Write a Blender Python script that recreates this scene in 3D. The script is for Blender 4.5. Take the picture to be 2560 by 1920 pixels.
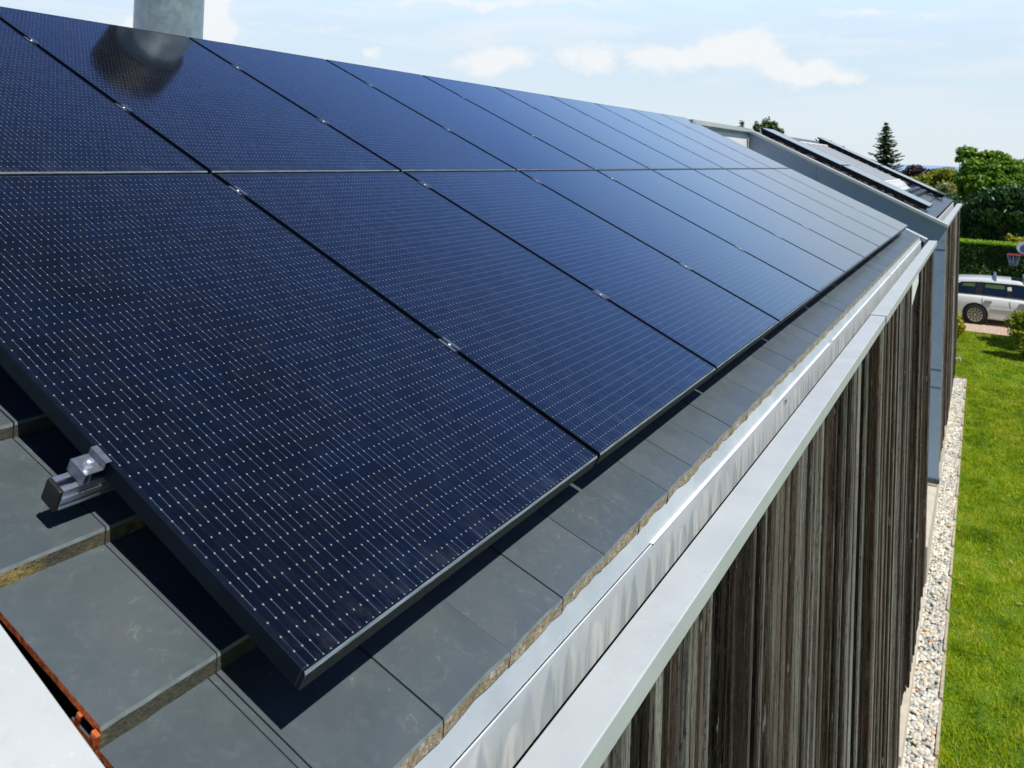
import bpy, math, random
import numpy as np
from mathutils import Vector, Matrix
R = math.radians
random.seed(7); rng = np.random.default_rng(7)
for o in list(bpy.data.objects): bpy.data.objects.remove(o)
scene = bpy.context.scene
col = scene.collection
TH = R(24.2789); CT, ST = math.cos(TH), math.sin(TH)
MR = np.array([[1, 0, 0], [0, CT, -ST], [0, ST, CT]])
def rp(u, v, n):                      # roof coordinates -> world
    return tuple(MR @ np.array([u, v, n], float))
def gz(x):                            # ground height (gentle rise away from the camera)
    return -5.35 + .045*(x-9)

# ------------------------------------------------------------------ materials
class NB:
    def __init__(s, name):
        s.m = bpy.data.materials.new(name); s.m.use_nodes = True
        s.t = s.m.node_tree; s.t.nodes.clear()
        s.out = s.t.nodes.new('ShaderNodeOutputMaterial')
    def n(s, typ, ins=None, **props):
        nd = s.t.nodes.new(typ)
        for k, v in props.items(): setattr(nd, k, v)
        for k, v in (ins or {}).items():
            if isinstance(v, bpy.types.NodeSocket): s.t.links.new(v, nd.inputs[k])
            else: nd.inputs[k].default_value = v
        return nd
    def math(s, op, a, b=None, c=None, clamp=False):
        i = {0: a}
        if b is not None: i[1] = b
        if c is not None: i[2] = c
        return s.n('ShaderNodeMath', i, operation=op, use_clamp=clamp).outputs[0]
    def coord(s, which='Object'): return s.n('ShaderNodeTexCoord').outputs[which]
    def mapping(s, vec, scale=(1, 1, 1), loc=(0, 0, 0), rot=(0, 0, 0)):
        return s.n('ShaderNodeMapping', {'Vector': vec, 'Scale': scale, 'Location': loc, 'Rotation': rot}).outputs[0]
    def noise(s, vec, scale, detail=4, rough=.55, dist=0., out='Fac'):
        return s.n('ShaderNodeTexNoise', {'Vector': vec, 'Scale': scale, 'Detail': detail, 'Roughness': rough, 'Distortion': dist}).outputs[out]
    def ramp(s, fac, stops, interp='LINEAR'):
        r = s.n('ShaderNodeValToRGB', {'Fac': fac}); cr = r.color_ramp; cr.interpolation = interp
        while len(cr.elements) < len(stops): cr.elements.new(.5)
        for e, (p, c) in zip(cr.elements, stops):
            e.position = p; e.color = (c, c, c, 1) if isinstance(c, (int, float)) else (*c, 1)
        return r.outputs[0]
    def mr(s, v, a, b, c=0., d=1.):
        return s.n('ShaderNodeMapRange', {0: v, 1: a, 2: b, 3: c, 4: d}).outputs[0]
    def mix(s, f, a, b, mode='MIX'):
        nd = s.n('ShaderNodeMix', data_type='RGBA', blend_type=mode)
        for idx, v in ((0, f), (6, a), (7, b)):
            if isinstance(v, bpy.types.NodeSocket): s.t.links.new(v, nd.inputs[idx])
            elif idx: nd.inputs[idx].default_value = (*v, 1)
            else: nd.inputs[idx].default_value = v
        return nd.outputs[2]
    def bump(s, h, strength=.3, dist=.01, normal=None):
        i = {'Height': h, 'Strength': strength, 'Distance': dist}
        if normal: i['Normal'] = normal
        return s.n('ShaderNodeBump', i).outputs[0]
    def pbr(s, color, rough=.6, metal=0., normal=None, **kw):
        i = {'Base Color': color if isinstance(color, bpy.types.NodeSocket) else (*color, 1), 'Roughness': rough, 'Metallic': metal}
        if normal: i['Normal'] = normal
        for k, v in kw.items(): i[k.replace('_', ' ')] = v
        b = s.n('ShaderNodeBsdfPrincipled', i)
        s.t.links.new(b.outputs[0], s.out.inputs[0]); return b
MAT = {}
def simple(name, c, rough=.6, metal=0., var=.15, scale=8, bump=0., **kw):
    b = NB(name); v = b.coord()
    n = b.noise(v, scale, 5)
    cc = b.mix(b.mr(n, .3, .7), tuple(x*(1-var) for x in c), tuple(min(1, x*(1+var)) for x in c))
    nm = b.bump(n, bump, .01) if bump else None
    b.pbr(cc, rough, metal, nm, **kw); MAT[name] = b.m; return b.m

def m_cells():
    b = NB('solar_cells'); v = b.coord()
    sep = b.n('ShaderNodeSeparateXYZ', {0: v}); x, y = sep.outputs[0], sep.outputs[1]
    gx = b.math('DIVIDE', b.math('SUBTRACT', x, .0125), .01818)
    gy = b.math('DIVIDE', b.math('SUBTRACT', y, .0095), .03234)
    rx = b.math('ROUND', gx); ry = b.math('ROUND', gy); fy = b.math('FLOOR', gy)
    dx = b.math('MULTIPLY', b.math('ABSOLUTE', b.math('SUBTRACT', gx, rx)), .01818)
    dy = b.math('MULTIPLY', b.math('ABSOLUTE', b.math('SUBTRACT', gy, ry)), .03234)
    d = b.math('SQRT', b.math('ADD', b.math('POWER', dx, 2), b.math('POWER', b.math('MULTIPLY', dy, .72), 2)))
    inx = b.math('MULTIPLY', b.math('GREATER_THAN', x, .009), b.math('LESS_THAN', x, 1.126))
    iny = b.math('MULTIPLY', b.math('GREATER_THAN', y, .0055), b.math('LESS_THAN', y, 1.6935))
    ok = b.math('MULTIPLY', inx, iny)
    oi = b.n('ShaderNodeObjectInfo').outputs['Random']
    idd = b.n('ShaderNodeCombineXYZ', {0: rx, 1: ry, 2: oi}).outputs[0]
    wd = b.n('ShaderNodeTexWhiteNoise', {0: idd})
    dot = b.math('MULTIPLY', b.mr(d, .0009, .0019, 1, 0), ok)
    idl = b.n('ShaderNodeCombineXYZ', {0: rx, 1: fy, 2: oi}).outputs[0]
    wl = b.n('ShaderNodeTexWhiteNoise', {0: idl}).outputs[0]
    # neighbouring busbars tend to be bright or faint together
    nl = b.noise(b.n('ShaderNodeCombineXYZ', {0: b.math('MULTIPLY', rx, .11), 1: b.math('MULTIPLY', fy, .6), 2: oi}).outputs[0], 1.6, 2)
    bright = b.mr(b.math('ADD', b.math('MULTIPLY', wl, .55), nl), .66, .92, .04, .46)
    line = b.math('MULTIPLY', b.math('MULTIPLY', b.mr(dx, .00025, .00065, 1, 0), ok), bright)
    # cell-to-cell shade
    cid = b.n('ShaderNodeCombineXYZ', {0: b.math('FLOOR', b.math('DIVIDE', b.math('SUBTRACT', x, .012), .185)), 1: b.math('FLOOR', b.math('DIVIDE', b.math('SUBTRACT', y, .010), .0933)), 2: oi}).outputs[0]
    wc = b.n('ShaderNodeTexWhiteNoise', {0: cid}).outputs[0]
    big = b.noise(v, 5.5, 3)
    t = b.math('ADD', b.math('MULTIPLY', wc, .45), b.math('MULTIPLY', big, .7))
    base = b.ramp(t, [(.2, (.0018, .0022, .0042)), (.55, (.0020, .0030, .0066)), (.85, (.0020, .0046, .0130))])
    dcol = b.mix(b.mr(wd.outputs[0], 0, 1), (.42, .42, .24), (.36, .41, .48))
    c1 = b.mix(line, base, (.23, .27, .36)); c2 = b.mix(b.math('MULTIPLY', dot, .78), c1, dcol)
    dirt = b.noise(v, 2.2, 6, .65)
    rough = b.math('ADD', b.mr(dirt, .35, .75, .085, .12), 0.)
    sp = b.noise(v, 260, 1); spec = b.math('MULTIPLY', b.mr(sp, .80, .86), .25)
    c3 = b.mix(spec, c2, (.5, .5, .45))
    low = b.mr(y, .0, .10, 1, 0); dn = b.noise(b.mapping(v, (3, 1.2, 1)), 7, 6, .7)
    c3 = b.mix(b.math('MULTIPLY', b.math('ADD', b.math('MULTIPLY', low, .10), .02), b.mr(dn, .45, .7)), c3, (.20, .22, .24))
    b.pbr(c3, rough, 0, None, IOR=1.68, Specular_Tint=(.50, .72, 1, 1), Specular_IOR_Level=.5)
    MAT['cells'] = b.m
m_cells()

def m_frame():
    b = NB('panel_frame'); v = b.coord()
    g = b.n('ShaderNodeNewGeometry'); sep = b.n('ShaderNodeSeparateXYZ', {0: b.coord('Normal')})
    ny = sep.outputs[1]
    down = b.mr(ny, -.5, -.95, 0, 1)                                   # the lower face catches splash dirt
    n1 = b.noise(b.mapping(v, (14, 40, 60)), 3, 6, .7)
    dirt = b.math('MULTIPLY', down, b.mr(n1, .42, .62))
    n2 = b.noise(v, 30, 4)
    base = b.mix(b.mr(n2, .3, .7), (.002, .004, .009), (.004, .008, .016))
    c = b.mix(b.math('MULTIPLY', dirt, .8), base, (.085, .085, .06))
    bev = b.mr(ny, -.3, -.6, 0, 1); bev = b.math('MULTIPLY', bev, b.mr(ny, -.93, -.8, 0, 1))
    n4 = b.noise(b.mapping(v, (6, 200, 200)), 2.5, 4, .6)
    c = b.mix(b.math('MULTIPLY', bev, b.mr(n4, .35, .6, .35, .95)), c, (.23, .29, .34))  # highlight painted as pale colour along the lower chamfer, broken by noise
    b.pbr(c, b.math('ADD', .42, b.math('MULTIPLY', dirt, .4)), .0, b.bump(n1, .15, .001), Specular_Tint=(.5, .7, 1, 1), Specular_IOR_Level=.22)
    MAT['frame'] = b.m
m_frame()

def m_tile(name, lich):
    b = NB(name); v = b.coord()
    att = b.n('ShaderNodeAttribute', attribute_name='rnd').outputs['Fac']
    vv = b.n('ShaderNodeVectorMath', {0: v, 1: b.n('ShaderNodeCombineXYZ', {0: b.math('MULTIPLY', att, 17.3), 1: att, 2: 0.}).outputs[0]}, operation='ADD').outputs[0]
    n1 = b.noise(vv, 5.5, 6, .6); n2 = b.noise(vv, 30, 5, .65, .8); n3 = b.noise(b.mapping(vv, (1, 1, 1)), 75, 3, .7)
    base = b.ramp(n1, [(.3, (.060, .077, .088)), (.52, (.070, .091, .103)), (.72, (.082, .097, .104))])
    base = b.mix(b.math('MULTIPLY', b.mr(n2, .50, .8), .30), base, (.15, .18, .185))
    # faint pale scuffs in curls
    w = b.n('ShaderNodeTexVoronoi', {'Vector': b.n('ShaderNodeVectorMath', {0: vv, 1: b.n('ShaderNodeVectorMath', {0: b.noise(vv, 9, 3, .5, 0, 'Color'), 1: (.16, .16, .16)}, operation='MULTIPLY').outputs[0]}, operation='ADD').outputs[0], 'Scale': 17.}, feature='DISTANCE_TO_EDGE').outputs[0]
    sc = b.math('MULTIPLY', b.mr(w, .0, .035, 1, 0), b.mr(n2, .5, .68))
    sc = b.math('MULTIPLY', sc, b.mr(n1, .42, .6))
    base = b.mix(b.math('MULTIPLY', sc, .30), base, (.34, .38, .36))
    sp = b.mr(n3, .70, .76); spot = b.math('MULTIPLY', sp, b.mr(b.noise(vv, 3.3, 3), .45, .62))
    base = b.mix(b.math('MULTIPLY', spot, .8), base, (.42, .44, .36))
    base = b.mix(b.math('MULTIPLY', b.mr(att, 0, 1), .18), base, (.13, .155, .165))
    b.pbr(base, b.mr(n1, .3, .7, .38, .52), 0, b.bump(b.math('ADD', n3, b.math('MULTIPLY', n1, 2)), .10, .002))
    MAT[name] = b.m
m_tile('tile_glaze', 0)
def m_tile_edge(name, cols, sc=1.):
    b = NB(name); v = b.coord()
    n1 = b.noise(v, 10*sc, 5, .7); n2 = b.noise(v, 120, 5, .75); n3 = b.noise(v, 45, 4, .6)
    c = b.ramp(n1, [(.38, cols[0]), (.5, cols[1]), (.62, cols[2])])
    c = b.mix(b.mr(n2, .45, .62), c, cols[3]); c = b.mix(b.mr(n3, .56, .66), c, cols[4])
    b.pbr(c, .9, 0, b.bump(b.math('ADD', n2, n3), .9, .006)); MAT[name] = b.m
simple('tile_lip', (.17, .205, .215), .45, 0, .25, 30)
m_tile_edge('tile_nose', [(.33, .26, .15), (.44, .36, .23), (.50, .46, .36), (.20, .15, .08), (.60, .56, .46)])
m_tile_edge('tile_step', [(.052, .056, .045), (.07, .068, .05), (.40, .29, .09), (.10, .095, .06), (.085, .085, .06)], .28)
simple('clay', (.50, .11, .028), .85, 0, .4, 70, .4)
simple('dark_void', (.006, .006, .008), .95)

def m_zinc(name, c0, c1, streak=0., rough=.42, metal=.35):
    b = NB(name); v = b.coord()
    n = b.noise(v, 4, 6, .6); n2 = b.noise(v, 60, 4, .6)
    c = b.mix(b.mr(n, .3, .7), c0, c1)
    c = b.mix(b.math('MULTIPLY', b.mr(n2, .62, .75), .25), c, (.75, .78, .80))
    n5 = b.noise(v, 1.7, 6, .7, 1.); c = b.mix(b.math('MULTIPLY', b.mr(n5, .48, .70), .22), c, tuple(q*.72 for q in c0))
    n6 = b.noise(v, 22, 4, .7, .5); c = b.mix(b.math('MULTIPLY', b.mr(n6, .60, .70), .18), c, tuple(q*.65 for q in c0))
    if streak:
        sep = b.n('ShaderNodeSeparateXYZ', {0: v}); z = sep.outputs[2]
        wob = b.noise(b.mapping(v, (14, 14, 20)), 1., 3, .6)
        for (freq, w0, top, colr, amt) in ((7.5, .50, -.258, (.90, .91, .90), .6), (10., .40, -.262, (.30, .38, .43), .7), (17., .30, -.275, (.34, .41, .45), .55), (27., .25, -.29, (.27, .35, .40), .45)):
            xx = b.math('MULTIPLY', b.math('ADD', sep.outputs[0], b.math('MULTIPLY', wob, .018)), freq)
            cell = b.math('FLOOR', xx); wn = b.n('ShaderNodeTexWhiteNoise', {0: b.n('ShaderNodeCombineXYZ', {0: cell, 1: freq, 2: 0.}).outputs[0]})
            ws_ = b.n('ShaderNodeSeparateColor', {0: wn.outputs[1]})
            fx = b.math('ABSOLUTE', b.math('SUBTRACT', b.math('SUBTRACT', xx, cell), b.math('ADD', .35, b.math('MULTIPLY', ws_.outputs[0], .3))))
            zt = b.math('SUBTRACT', top, b.math('MULTIPLY', ws_.outputs[1], .055))
            t_ = b.math('MAXIMUM', b.math('DIVIDE', b.math('SUBTRACT', zt, z), .10), 0.)
            hw = b.math('MULTIPLY', b.math('POWER', t_, .55), b.math('MULTIPLY', w0, b.math('ADD', .35, ws_.outputs[2])))
            mk = b.mr(b.math('SUBTRACT', hw, fx), -.05, .10)
            mk = b.math('MULTIPLY', b.math('MULTIPLY', mk, b.math('GREATER_THAN', t_, .001)), b.mr(b.noise(b.mapping(v, (freq*.45, 1, 1)), 1., 2), .40, .58, .1, 1.))
            c = b.mix(b.math('MULTIPLY', mk, amt*streak), c, colr)
    b.pbr(c, rough, metal, b.bump(n2, .03, .002)); MAT[name] = b.m
m_zinc('zinc_coping', (.45, .49, .505), (.52, .56, .575), 0, .45, .0)
m_zinc('zinc_streaked', (.54, .60, .615), (.70, .745, .75), .85, .5, .0)
m_zinc('zinc_apron', (.34, .40, .44), (.46, .52, .55), .22, .45, .0)
m_zinc('zinc_white', (.80, .81, .80), (.86, .87, .86), 0, .5, 0)
m_zinc('zinc_dark', (.05, .065, .085), (.08, .10, .125), 0, .5, .3)
m_zinc('gable_panel', (.31, .42, .58), (.345, .455, .61), 0, .55, .0)
m_zinc('flue_steel', (.30, .38, .42), (.46, .54, .57), 0, .34, .55)
def m_flue():
    b = NB('flue_galvanised'); v = b.coord()
    n = b.noise(v, 9, 5, .6, 1.2); n2 = b.noise(b.mapping(v, (30, 30, 7)), 1.5, 5, .7)
    vor = b.n('ShaderNodeTexVoronoi', {'Vector': v, 'Scale': 28.}).outputs['Color']
    c = b.mix(b.mr(n, .35, .65), (.22, .30, .335), (.34, .425, .45))
    c = b.mix(b.math('MULTIPLY', b.mr(n2, .58, .72), .5), c, (.44, .49, .47))
    c = b.mix(.03, c, vor, 'OVERLAY')
    b.pbr(c, b.mr(n, .3, .7, .36, .50), .35); MAT['flue'] = b.m
m_flue()
simple('cap_black', (.008, .009, .010), .55, .3)
simple('aluminium', (.62, .66, .74), .34, .9, .08, 40)
simple('end_metal', (.20, .23, .28), .38, .6, .25, 60)
simple('clamp_metal', (.16, .20, .26), .35, .7, .2, 60)
simple('bolt_steel', (.82, .85, .9), .38, .9, .03)
simple('rail_cap', (.004, .004, .005), .6)

def m_wood(name, dark=1.):
    b = NB(name); v = b.coord()
    att = b.n('ShaderNodeAttribute', attribute_name='rnd'); r = att.outputs['Fac']
    r2 = b.n('ShaderNodeAttribute', attribute_name='rnd2').outputs['Fac']
    off = b.n('ShaderNodeCombineXYZ', {0: b.math('MULTIPLY', r, 31.), 1: b.math('MULTIPLY', r2, 17.), 2: b.math('MULTIPLY', r, 57.)}).outputs[0]
    vv = b.n('ShaderNodeVectorMath', {0: v, 1: off}, operation='ADD').outputs[0]
    fine = b.noise(b.mapping(vv, (230, 230, 6)), 1., 5, .7, .5)
    med = b.noise(b.mapping(vv, (75, 75, 2.2)), 1., 5, .65, .9)
    lng = b.noise(b.mapping(vv, (9, 9, .8)), 1., 4, .6)
    tone = b.math('ADD', b.math('MULTIPLY', b.math('POWER', r, 1.25), .62), b.math('ADD', b.math('MULTIPLY', b.mr(lng, .3, .7), .28), b.math('MULTIPLY', b.mr(med, .3, .7), .34)))
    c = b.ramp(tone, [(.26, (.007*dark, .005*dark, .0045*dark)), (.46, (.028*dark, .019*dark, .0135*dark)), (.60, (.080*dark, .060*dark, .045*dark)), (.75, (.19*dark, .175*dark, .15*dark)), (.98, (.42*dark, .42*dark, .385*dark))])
    br = b.math('MULTIPLY', b.mr(r2, .72, .88), b.mr(med, .4, .62))
    c = b.mix(b.math('MULTIPLY', br, .7), c, (.115*dark, .055*dark, .025*dark))
    c = b.mix(b.mr(fine, .38, .48, .85, 0), c, (.005, .004, .004))
    c = b.mix(b.math('MULTIPLY', b.mr(fine, .56, .70), .6), c, (.22*dark, .205*dark, .175*dark))
    flk = b.noise(b.mapping(vv, (170, 170, 38)), 1., 6, .75, .3)
    pit = b.noise(b.mapping(vv, (90, 90, 14)), 1., 5, .7, .6)
    c = b.mix(b.mr(flk, .36, .47, .8, 0), c, (.006, .005, .005))
    c = b.mix(b.math('MULTIPLY', b.mr(flk, .56, .68), b.mr(pit, .42, .6, .1, .6)), c, (.26*dark, .245*dark, .215*dark))
    kn = b.noise(b.mapping(vv, (14, 14, 3.2)), 2.2, 2); kn = b.mr(kn, .715, .745)
    c = b.mix(b.math('MULTIPLY', kn, .75), c, (.50, .48, .44))
    b.pbr(c, .78, 0, b.bump(b.math('ADD', b.math('ADD', fine, flk), b.math('MULTIPLY', med, 1.3)), 1., .006), Specular_IOR_Level=.08); MAT[name] = b.m
m_wood('wood_shaded', .45); m_wood('wood', 1.05); m_wood('wood_far', 1.45)  # darker copy paints recess shade, lighter copy paints lit far boards
simple('plinth', (.56, .51, .41), .85, 0, .12, 6, .15)
simple('siding_white', (.88, .88, .87), .55, 0, .05)
simple('ridge_metal', (.26, .30, .33), .5, .2, .15)
simple('cable_black', (.006, .006, .007), .5)
simple('sheet_pale', (.62, .63, .62), .5, .1, .1)
simple('kerb_stone', (.42, .37, .27), .9, 0, .25, 12, .3)

def m_lawn():
    b = NB('lawn_soil'); v = b.coord()
    n = b.noise(v, 1.4, 5, .6); n2 = b.noise(v, 60, 3, .7); n3 = b.noise(v, .35, 3)
    c = b.ramp(n, [(.3, (.045, .10, .003)), (.5, (.085, .17, .004)), (.72, (.15, .22, .008))])
    c = b.mix(b.mr(n2, .35, .6), c, (.016, .045, .003)); c = b.mix(b.mr(n3, .35, .65), c, (.12, .24, .008), 'MIX')
    b.pbr(c, .9, 0, b.bump(n2, .6, .03)); MAT['lawn'] = b.m
m_lawn()
def m_blade():
    b = NB('grass_blade'); v = b.coord()
    r = b.n('ShaderNodeAttribute', attribute_name='rnd').outputs['Fac']
    n = b.noise(v, 1.7, 6, .7); n2 = b.noise(v, 13, 3, .6)
    t = b.math('ADD', b.math('MULTIPLY', b.mr(n, .28, .72), .50), b.math('ADD', b.math('MULTIPLY', r, .30), b.math('MULTIPLY', n2, .26)))
    c = b.ramp(t, [(.30, (.05, .15, .002)), (.44, (.23, .40, .003)), (.60, (.50, .60, .008)), (.84, (.74, .66, .18))])
    d = b.n('ShaderNodeBsdfPrincipled', {'Base Color': c, 'Roughness': .55})
    tr = b.n('ShaderNodeBsdfTranslucent', {'Color': b.mix(.5, c, (.50, .60, .02))})
    mx = b.n('ShaderNodeMixShader', {0: .5, 1: d.outputs[0], 2: tr.outputs[0]})
    b.t.links.new(mx.outputs[0], b.out.inputs[0]); MAT['blade'] = b.m
m_blade()
def leafmat(name, c0, c1, c2, trans=.35, rough=.5):
    b = NB(name); r = b.n('ShaderNodeAttribute', attribute_name='rnd').outputs['Fac']
    n = b.noise(b.coord(), .9, 3, .6)
    t = b.math('ADD', b.math('MULTIPLY', r, .6), b.math('MULTIPLY', n, .45))
    c = b.ramp(t, [(.2, c0), (.5, c1), (.85, c2)])
    d = b.n('ShaderNodeBsdfPrincipled', {'Base Color': c, 'Roughness': rough})
    tr = b.n('ShaderNodeBsdfTranslucent', {'Color': c})
    mx = b.n('ShaderNodeMixShader', {0: trans, 1: d.outputs[0], 2: tr.outputs[0]})
    b.t.links.new(mx.outputs[0], b.out.inputs[0]); MAT[name] = b.m
leafmat('leaf_bright', (.04, .13, .006), (.13, .31, .010), (.30, .46, .02))
leafmat('leaf_dark', (.006, .028, .006), (.022, .085, .016), (.07, .19, .03), .15)
leafmat('leaf_spruce', (.05, .09, .05), (.11, .17, .085), (.21, .28, .14), .4)  # needle greens lightened to paint in distance haze
leafmat('leaf_cypress', (.02, .06, .012), (.05, .11, .015), (.12, .17, .02), .2)
leafmat('leaf_purple', (.012, .006, .014), (.03, .014, .028), (.07, .03, .05), .2)
leafmat('leaf_yellow', (.10, .17, .008), (.26, .34, .015), (.55, .52, .04), .35)
leafmat('leaf_pale', (.16, .20, .05), (.30, .34, .11), (.48, .50, .22), .35)
leafmat('leaf_hedge', (.008, .035, .003), (.022, .085, .005), (.075, .20, .010), .2)
leafmat('leaf_hedge_top', (.10, .24, .008), (.22, .42, .01), (.40, .58, .03), .4)  # lighter leaf colour paints the sunlit top of the hedge
leafmat('leaf_gold', (.22, .26, .01), (.48, .46, .02), (.75, .62, .03), .4)
simple('bark', (.07, .05, .035), .9, 0, .3, 20, .4)
simple('litter', (.42, .28, .14), .8)
def m_pebble():
    b = NB('pebble'); r = b.n('ShaderNodeAttribute', attribute_name='rnd').outputs['Fac']
    n = b.noise(b.coord(), 70, 4, .6)
    c = b.ramp(r, [(0, (.28, .30, .31)), (.15, (.52, .51, .46)), (.45, (.70, .68, .60)), (.64, (.62, .54, .38)), (.78, (.42, .43, .41)), (.88, (.76, .75, .70)), (.955, (.52, .29, .12)), (.985, (.20, .23, .25))], 'CONSTANT')
    c = b.mix(b.math('MULTIPLY', b.mr(n, .4, .7), .3), c, (.5, .47, .40))
    b.pbr(c, .6); MAT['pebble'] = b.m
m_pebble()
simple('gravel_bed', (.07, .06, .045), .95, 0, .4, 80, .5)
def m_paving():
    b = NB('brick_paving'); v = b.coord()
    br = b.n('ShaderNodeTexBrick', {'Vector': v, 'Color1': (.46, .33, .24, 1), 'Color2': (.56, .42, .31, 1), 'Mortar': (.30, .23, .17, 1), 'Scale': 1., 'Mortar Size': .006, 'Brick Width': .2, 'Row Height': .1})
    n = b.noise(v, 3, 5); c = b.mix(b.math('MULTIPLY', n, .35), br.outputs[0], (.50, .42, .33))
    b.pbr(c, .85); MAT['paving'] = b.m
m_paving()
simple('sea_water', (.27, .40, .54), .5, 0, .08, .001)
simple('far_land', (.10, .15, .07), .95, 0, .3, .02)
simple('car_paint', (.78, .81, .82), .30, .1, .02, 2, Coat_Weight=.6)
simple('car_glass', (.010, .022, .045), .06, 0, .1)
simple('reflection_green', (.10, .17, .05), .15, 0, .2)
simple('tyre_rubber', (.012, .012, .013), .8)
simple('rim_alloy', (.62, .60, .56), .3, .7, .05)
simple('car_trim', (.015, .016, .018), .5)
simple('lamp_red', (.35, .02, .02), .3)
simple('board_white', (.7, .74, .8), .5); simple('board_blue', (.05, .14, .42), .5); simple('hoop_red', (.30, .045, .06), .6)
simple('net_cord', (.22, .28, .42), .8)
simple('spider_brown', (.03, .02, .015), .6)
simple('black_glass_far', (.03, .06, .11), .08, 0, .1, 3)
def m_louvre():
    b = NB('roof_window_ribs'); v = b.coord(); sep = b.n('ShaderNodeSeparateXYZ', {0: v})
    f = b.math('FRACT', b.math('DIVIDE', sep.outputs[0], .69))
    c = b.ramp(f, [(0, (.12, .13, .14)), (.42, (.14, .15, .16)), (.5, (.42, .46, .50)), (.92, (.46, .50, .54))])
    b.pbr(c, .7, 0, None, Specular_IOR_Level=.15); MAT['louvre'] = b.m
m_louvre()

# ------------------------------------------------------------------ mesh building
class MB:
    def __init__(s): s.v = []; s.f = []; s.mi = []; s.a = []; s.b = []
    def add(s, vs, fs, mi=0, r=0., r2=0.):
        k = len(s.v); s.v += [tuple(p) for p in vs]
        for i, f in enumerate(fs):
            s.f.append(tuple(j+k for j in f)); s.mi.append(mi[i] if isinstance(mi, (list, tuple)) else mi); s.a.append(r); s.b.append(r2)
    def box(s, x0, x1, y0, y1, z0, z1, mi=0, T=None, r=0., r2=0.):
        vs = [(x, y, z) for z in (z0, z1) for y in (y0, y1) for x in (x0, x1)]
        if T: vs = [T(*p) for p in vs]
        # faces: bottom, top, -y, +y, -x, +x
        s.add(vs, [(0, 2, 3, 1), (4, 5, 7, 6), (0, 1, 5, 4), (2, 6, 7, 3), (0, 4, 6, 2), (1, 3, 7, 5)], mi, r, r2)
    def extr(s, poly, x0, x1, mi=0, T=None, r=0.):
        """polygon in (y,z), counter-clockwise seen from +x, extruded along x"""
        n = len(poly); vs = [(x0, y, z) for y, z in poly]+[(x1, y, z) for y, z in poly]
        if T: vs = [T(*p) for p in vs]
        fs = [tuple(range(n))[::-1], tuple(range(n, 2*n))]+[(i, (i+1) % n, n+(i+1) % n, n+i) for i in range(n)]
        s.add(vs, fs, mi, r)
    def tube(s, p, q, r0, r1=None, seg=8, mi=0, cap=True, r=0.):
        r1 = r0 if r1 is None else r1
        p, q = Vector(p), Vector(q); d = (q-p).normalized()
        a = d.orthogonal().normalized(); c = d.cross(a)
        vs = [p+(a*math.cos(t)+c*math.sin(t))*r0 for t in [2*math.pi*i/seg for i in range(seg)]]
        vs += [q+(a*math.cos(t)+c*math.sin(t))*r1 for t in [2*math.pi*i/seg for i in range(seg)]]
        fs = [(i, (i+1) % seg, seg+(i+1) % seg, seg+i) for i in range(seg)]
        if cap: fs += [tuple(range(seg))[::-1], tuple(range(seg, 2*seg))]
        s.add(vs, fs, mi, r)
    def lathe(s, c, prof, seg=24, mi=0, ax='z'):
        vs = []
        for rr, h in prof:
            for i in range(seg):
                t = 2*math.pi*i/seg; a, b_ = rr*math.cos(t), rr*math.sin(t)
                vs.append({'z': (c[0]+a, c[1]+b_, c[2]+h), 'x': (c[0]+h, c[1]+a, c[2]+b_), 'y': (c[0]+a, c[1]+h, c[2]+b_)}[ax])
        fs = [(j*seg+i, j*seg+(i+1) % seg, (j+1)*seg+(i+1) % seg, (j+1)*seg+i) for j in range(len(prof)-1) for i in range(seg)]
        s.add(vs, fs, mi)
    def build(s, name, mats, parent=None, bevel=0., smooth=False, attr=False, seg=2):
        me = bpy.data.meshes.new(name); me.from_pydata(s.v, [], s.f)
        mats = mats if isinstance(mats, (list, tuple)) else [mats]
        for m in mats: me.materials.append(m if not isinstance(m, str) else MAT[m])
        me.polygons.foreach_set('material_index', s.mi)
        if attr:
            for nm, dat in (('rnd', s.a), ('rnd2', s.b)):
                at = me.attributes.new(nm, 'FLOAT', 'FACE'); at.data.foreach_set('value', dat)
        if smooth: me.polygons.foreach_set('use_smooth', [True]*len(s.f))
        me.update()
        o = bpy.data.objects.new(name, me); col.objects.link(o)
        if parent is not None: o.parent = parent
        if bevel:
            md = o.modifiers.new('bevel', 'BEVEL'); md.width = bevel; md.segments = seg; md.limit_method = 'ANGLE'; md.angle_limit = R(40)
        return o
def empty(name, loc=(0, 0, 0), rx=0.): 
    o = bpy.data.objects.new(name, None); o.empty_display_size = .1; col.objects.link(o); o.location = loc; o.rotation_euler = (rx, 0, 0); return o
def tag(o, label=None, cat=None, group=None, kind=None):
    if label: o['label'] = label
    if cat: o['category'] = cat
    if group: o['group'] = group
    if kind: o['kind'] = kind
    return o
def kids(o): return [c for c in list(col.objects) if c.parent == o]
def copy_tree(src_children, root, loc):
    r = root.copy(); col.objects.link(r); r.location = loc
    for ch, subs in src_children:
        c = ch.copy(); col.objects.link(c); c.parent = r
        for g in subs:
            d = g.copy(); col.objects.link(d); d.parent = c
    return r
ORD = ['first', 'second', 'third', 'fourth', 'fifth', 'sixth', 'seventh', 'eighth', 'ninth', 'tenth']

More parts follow.
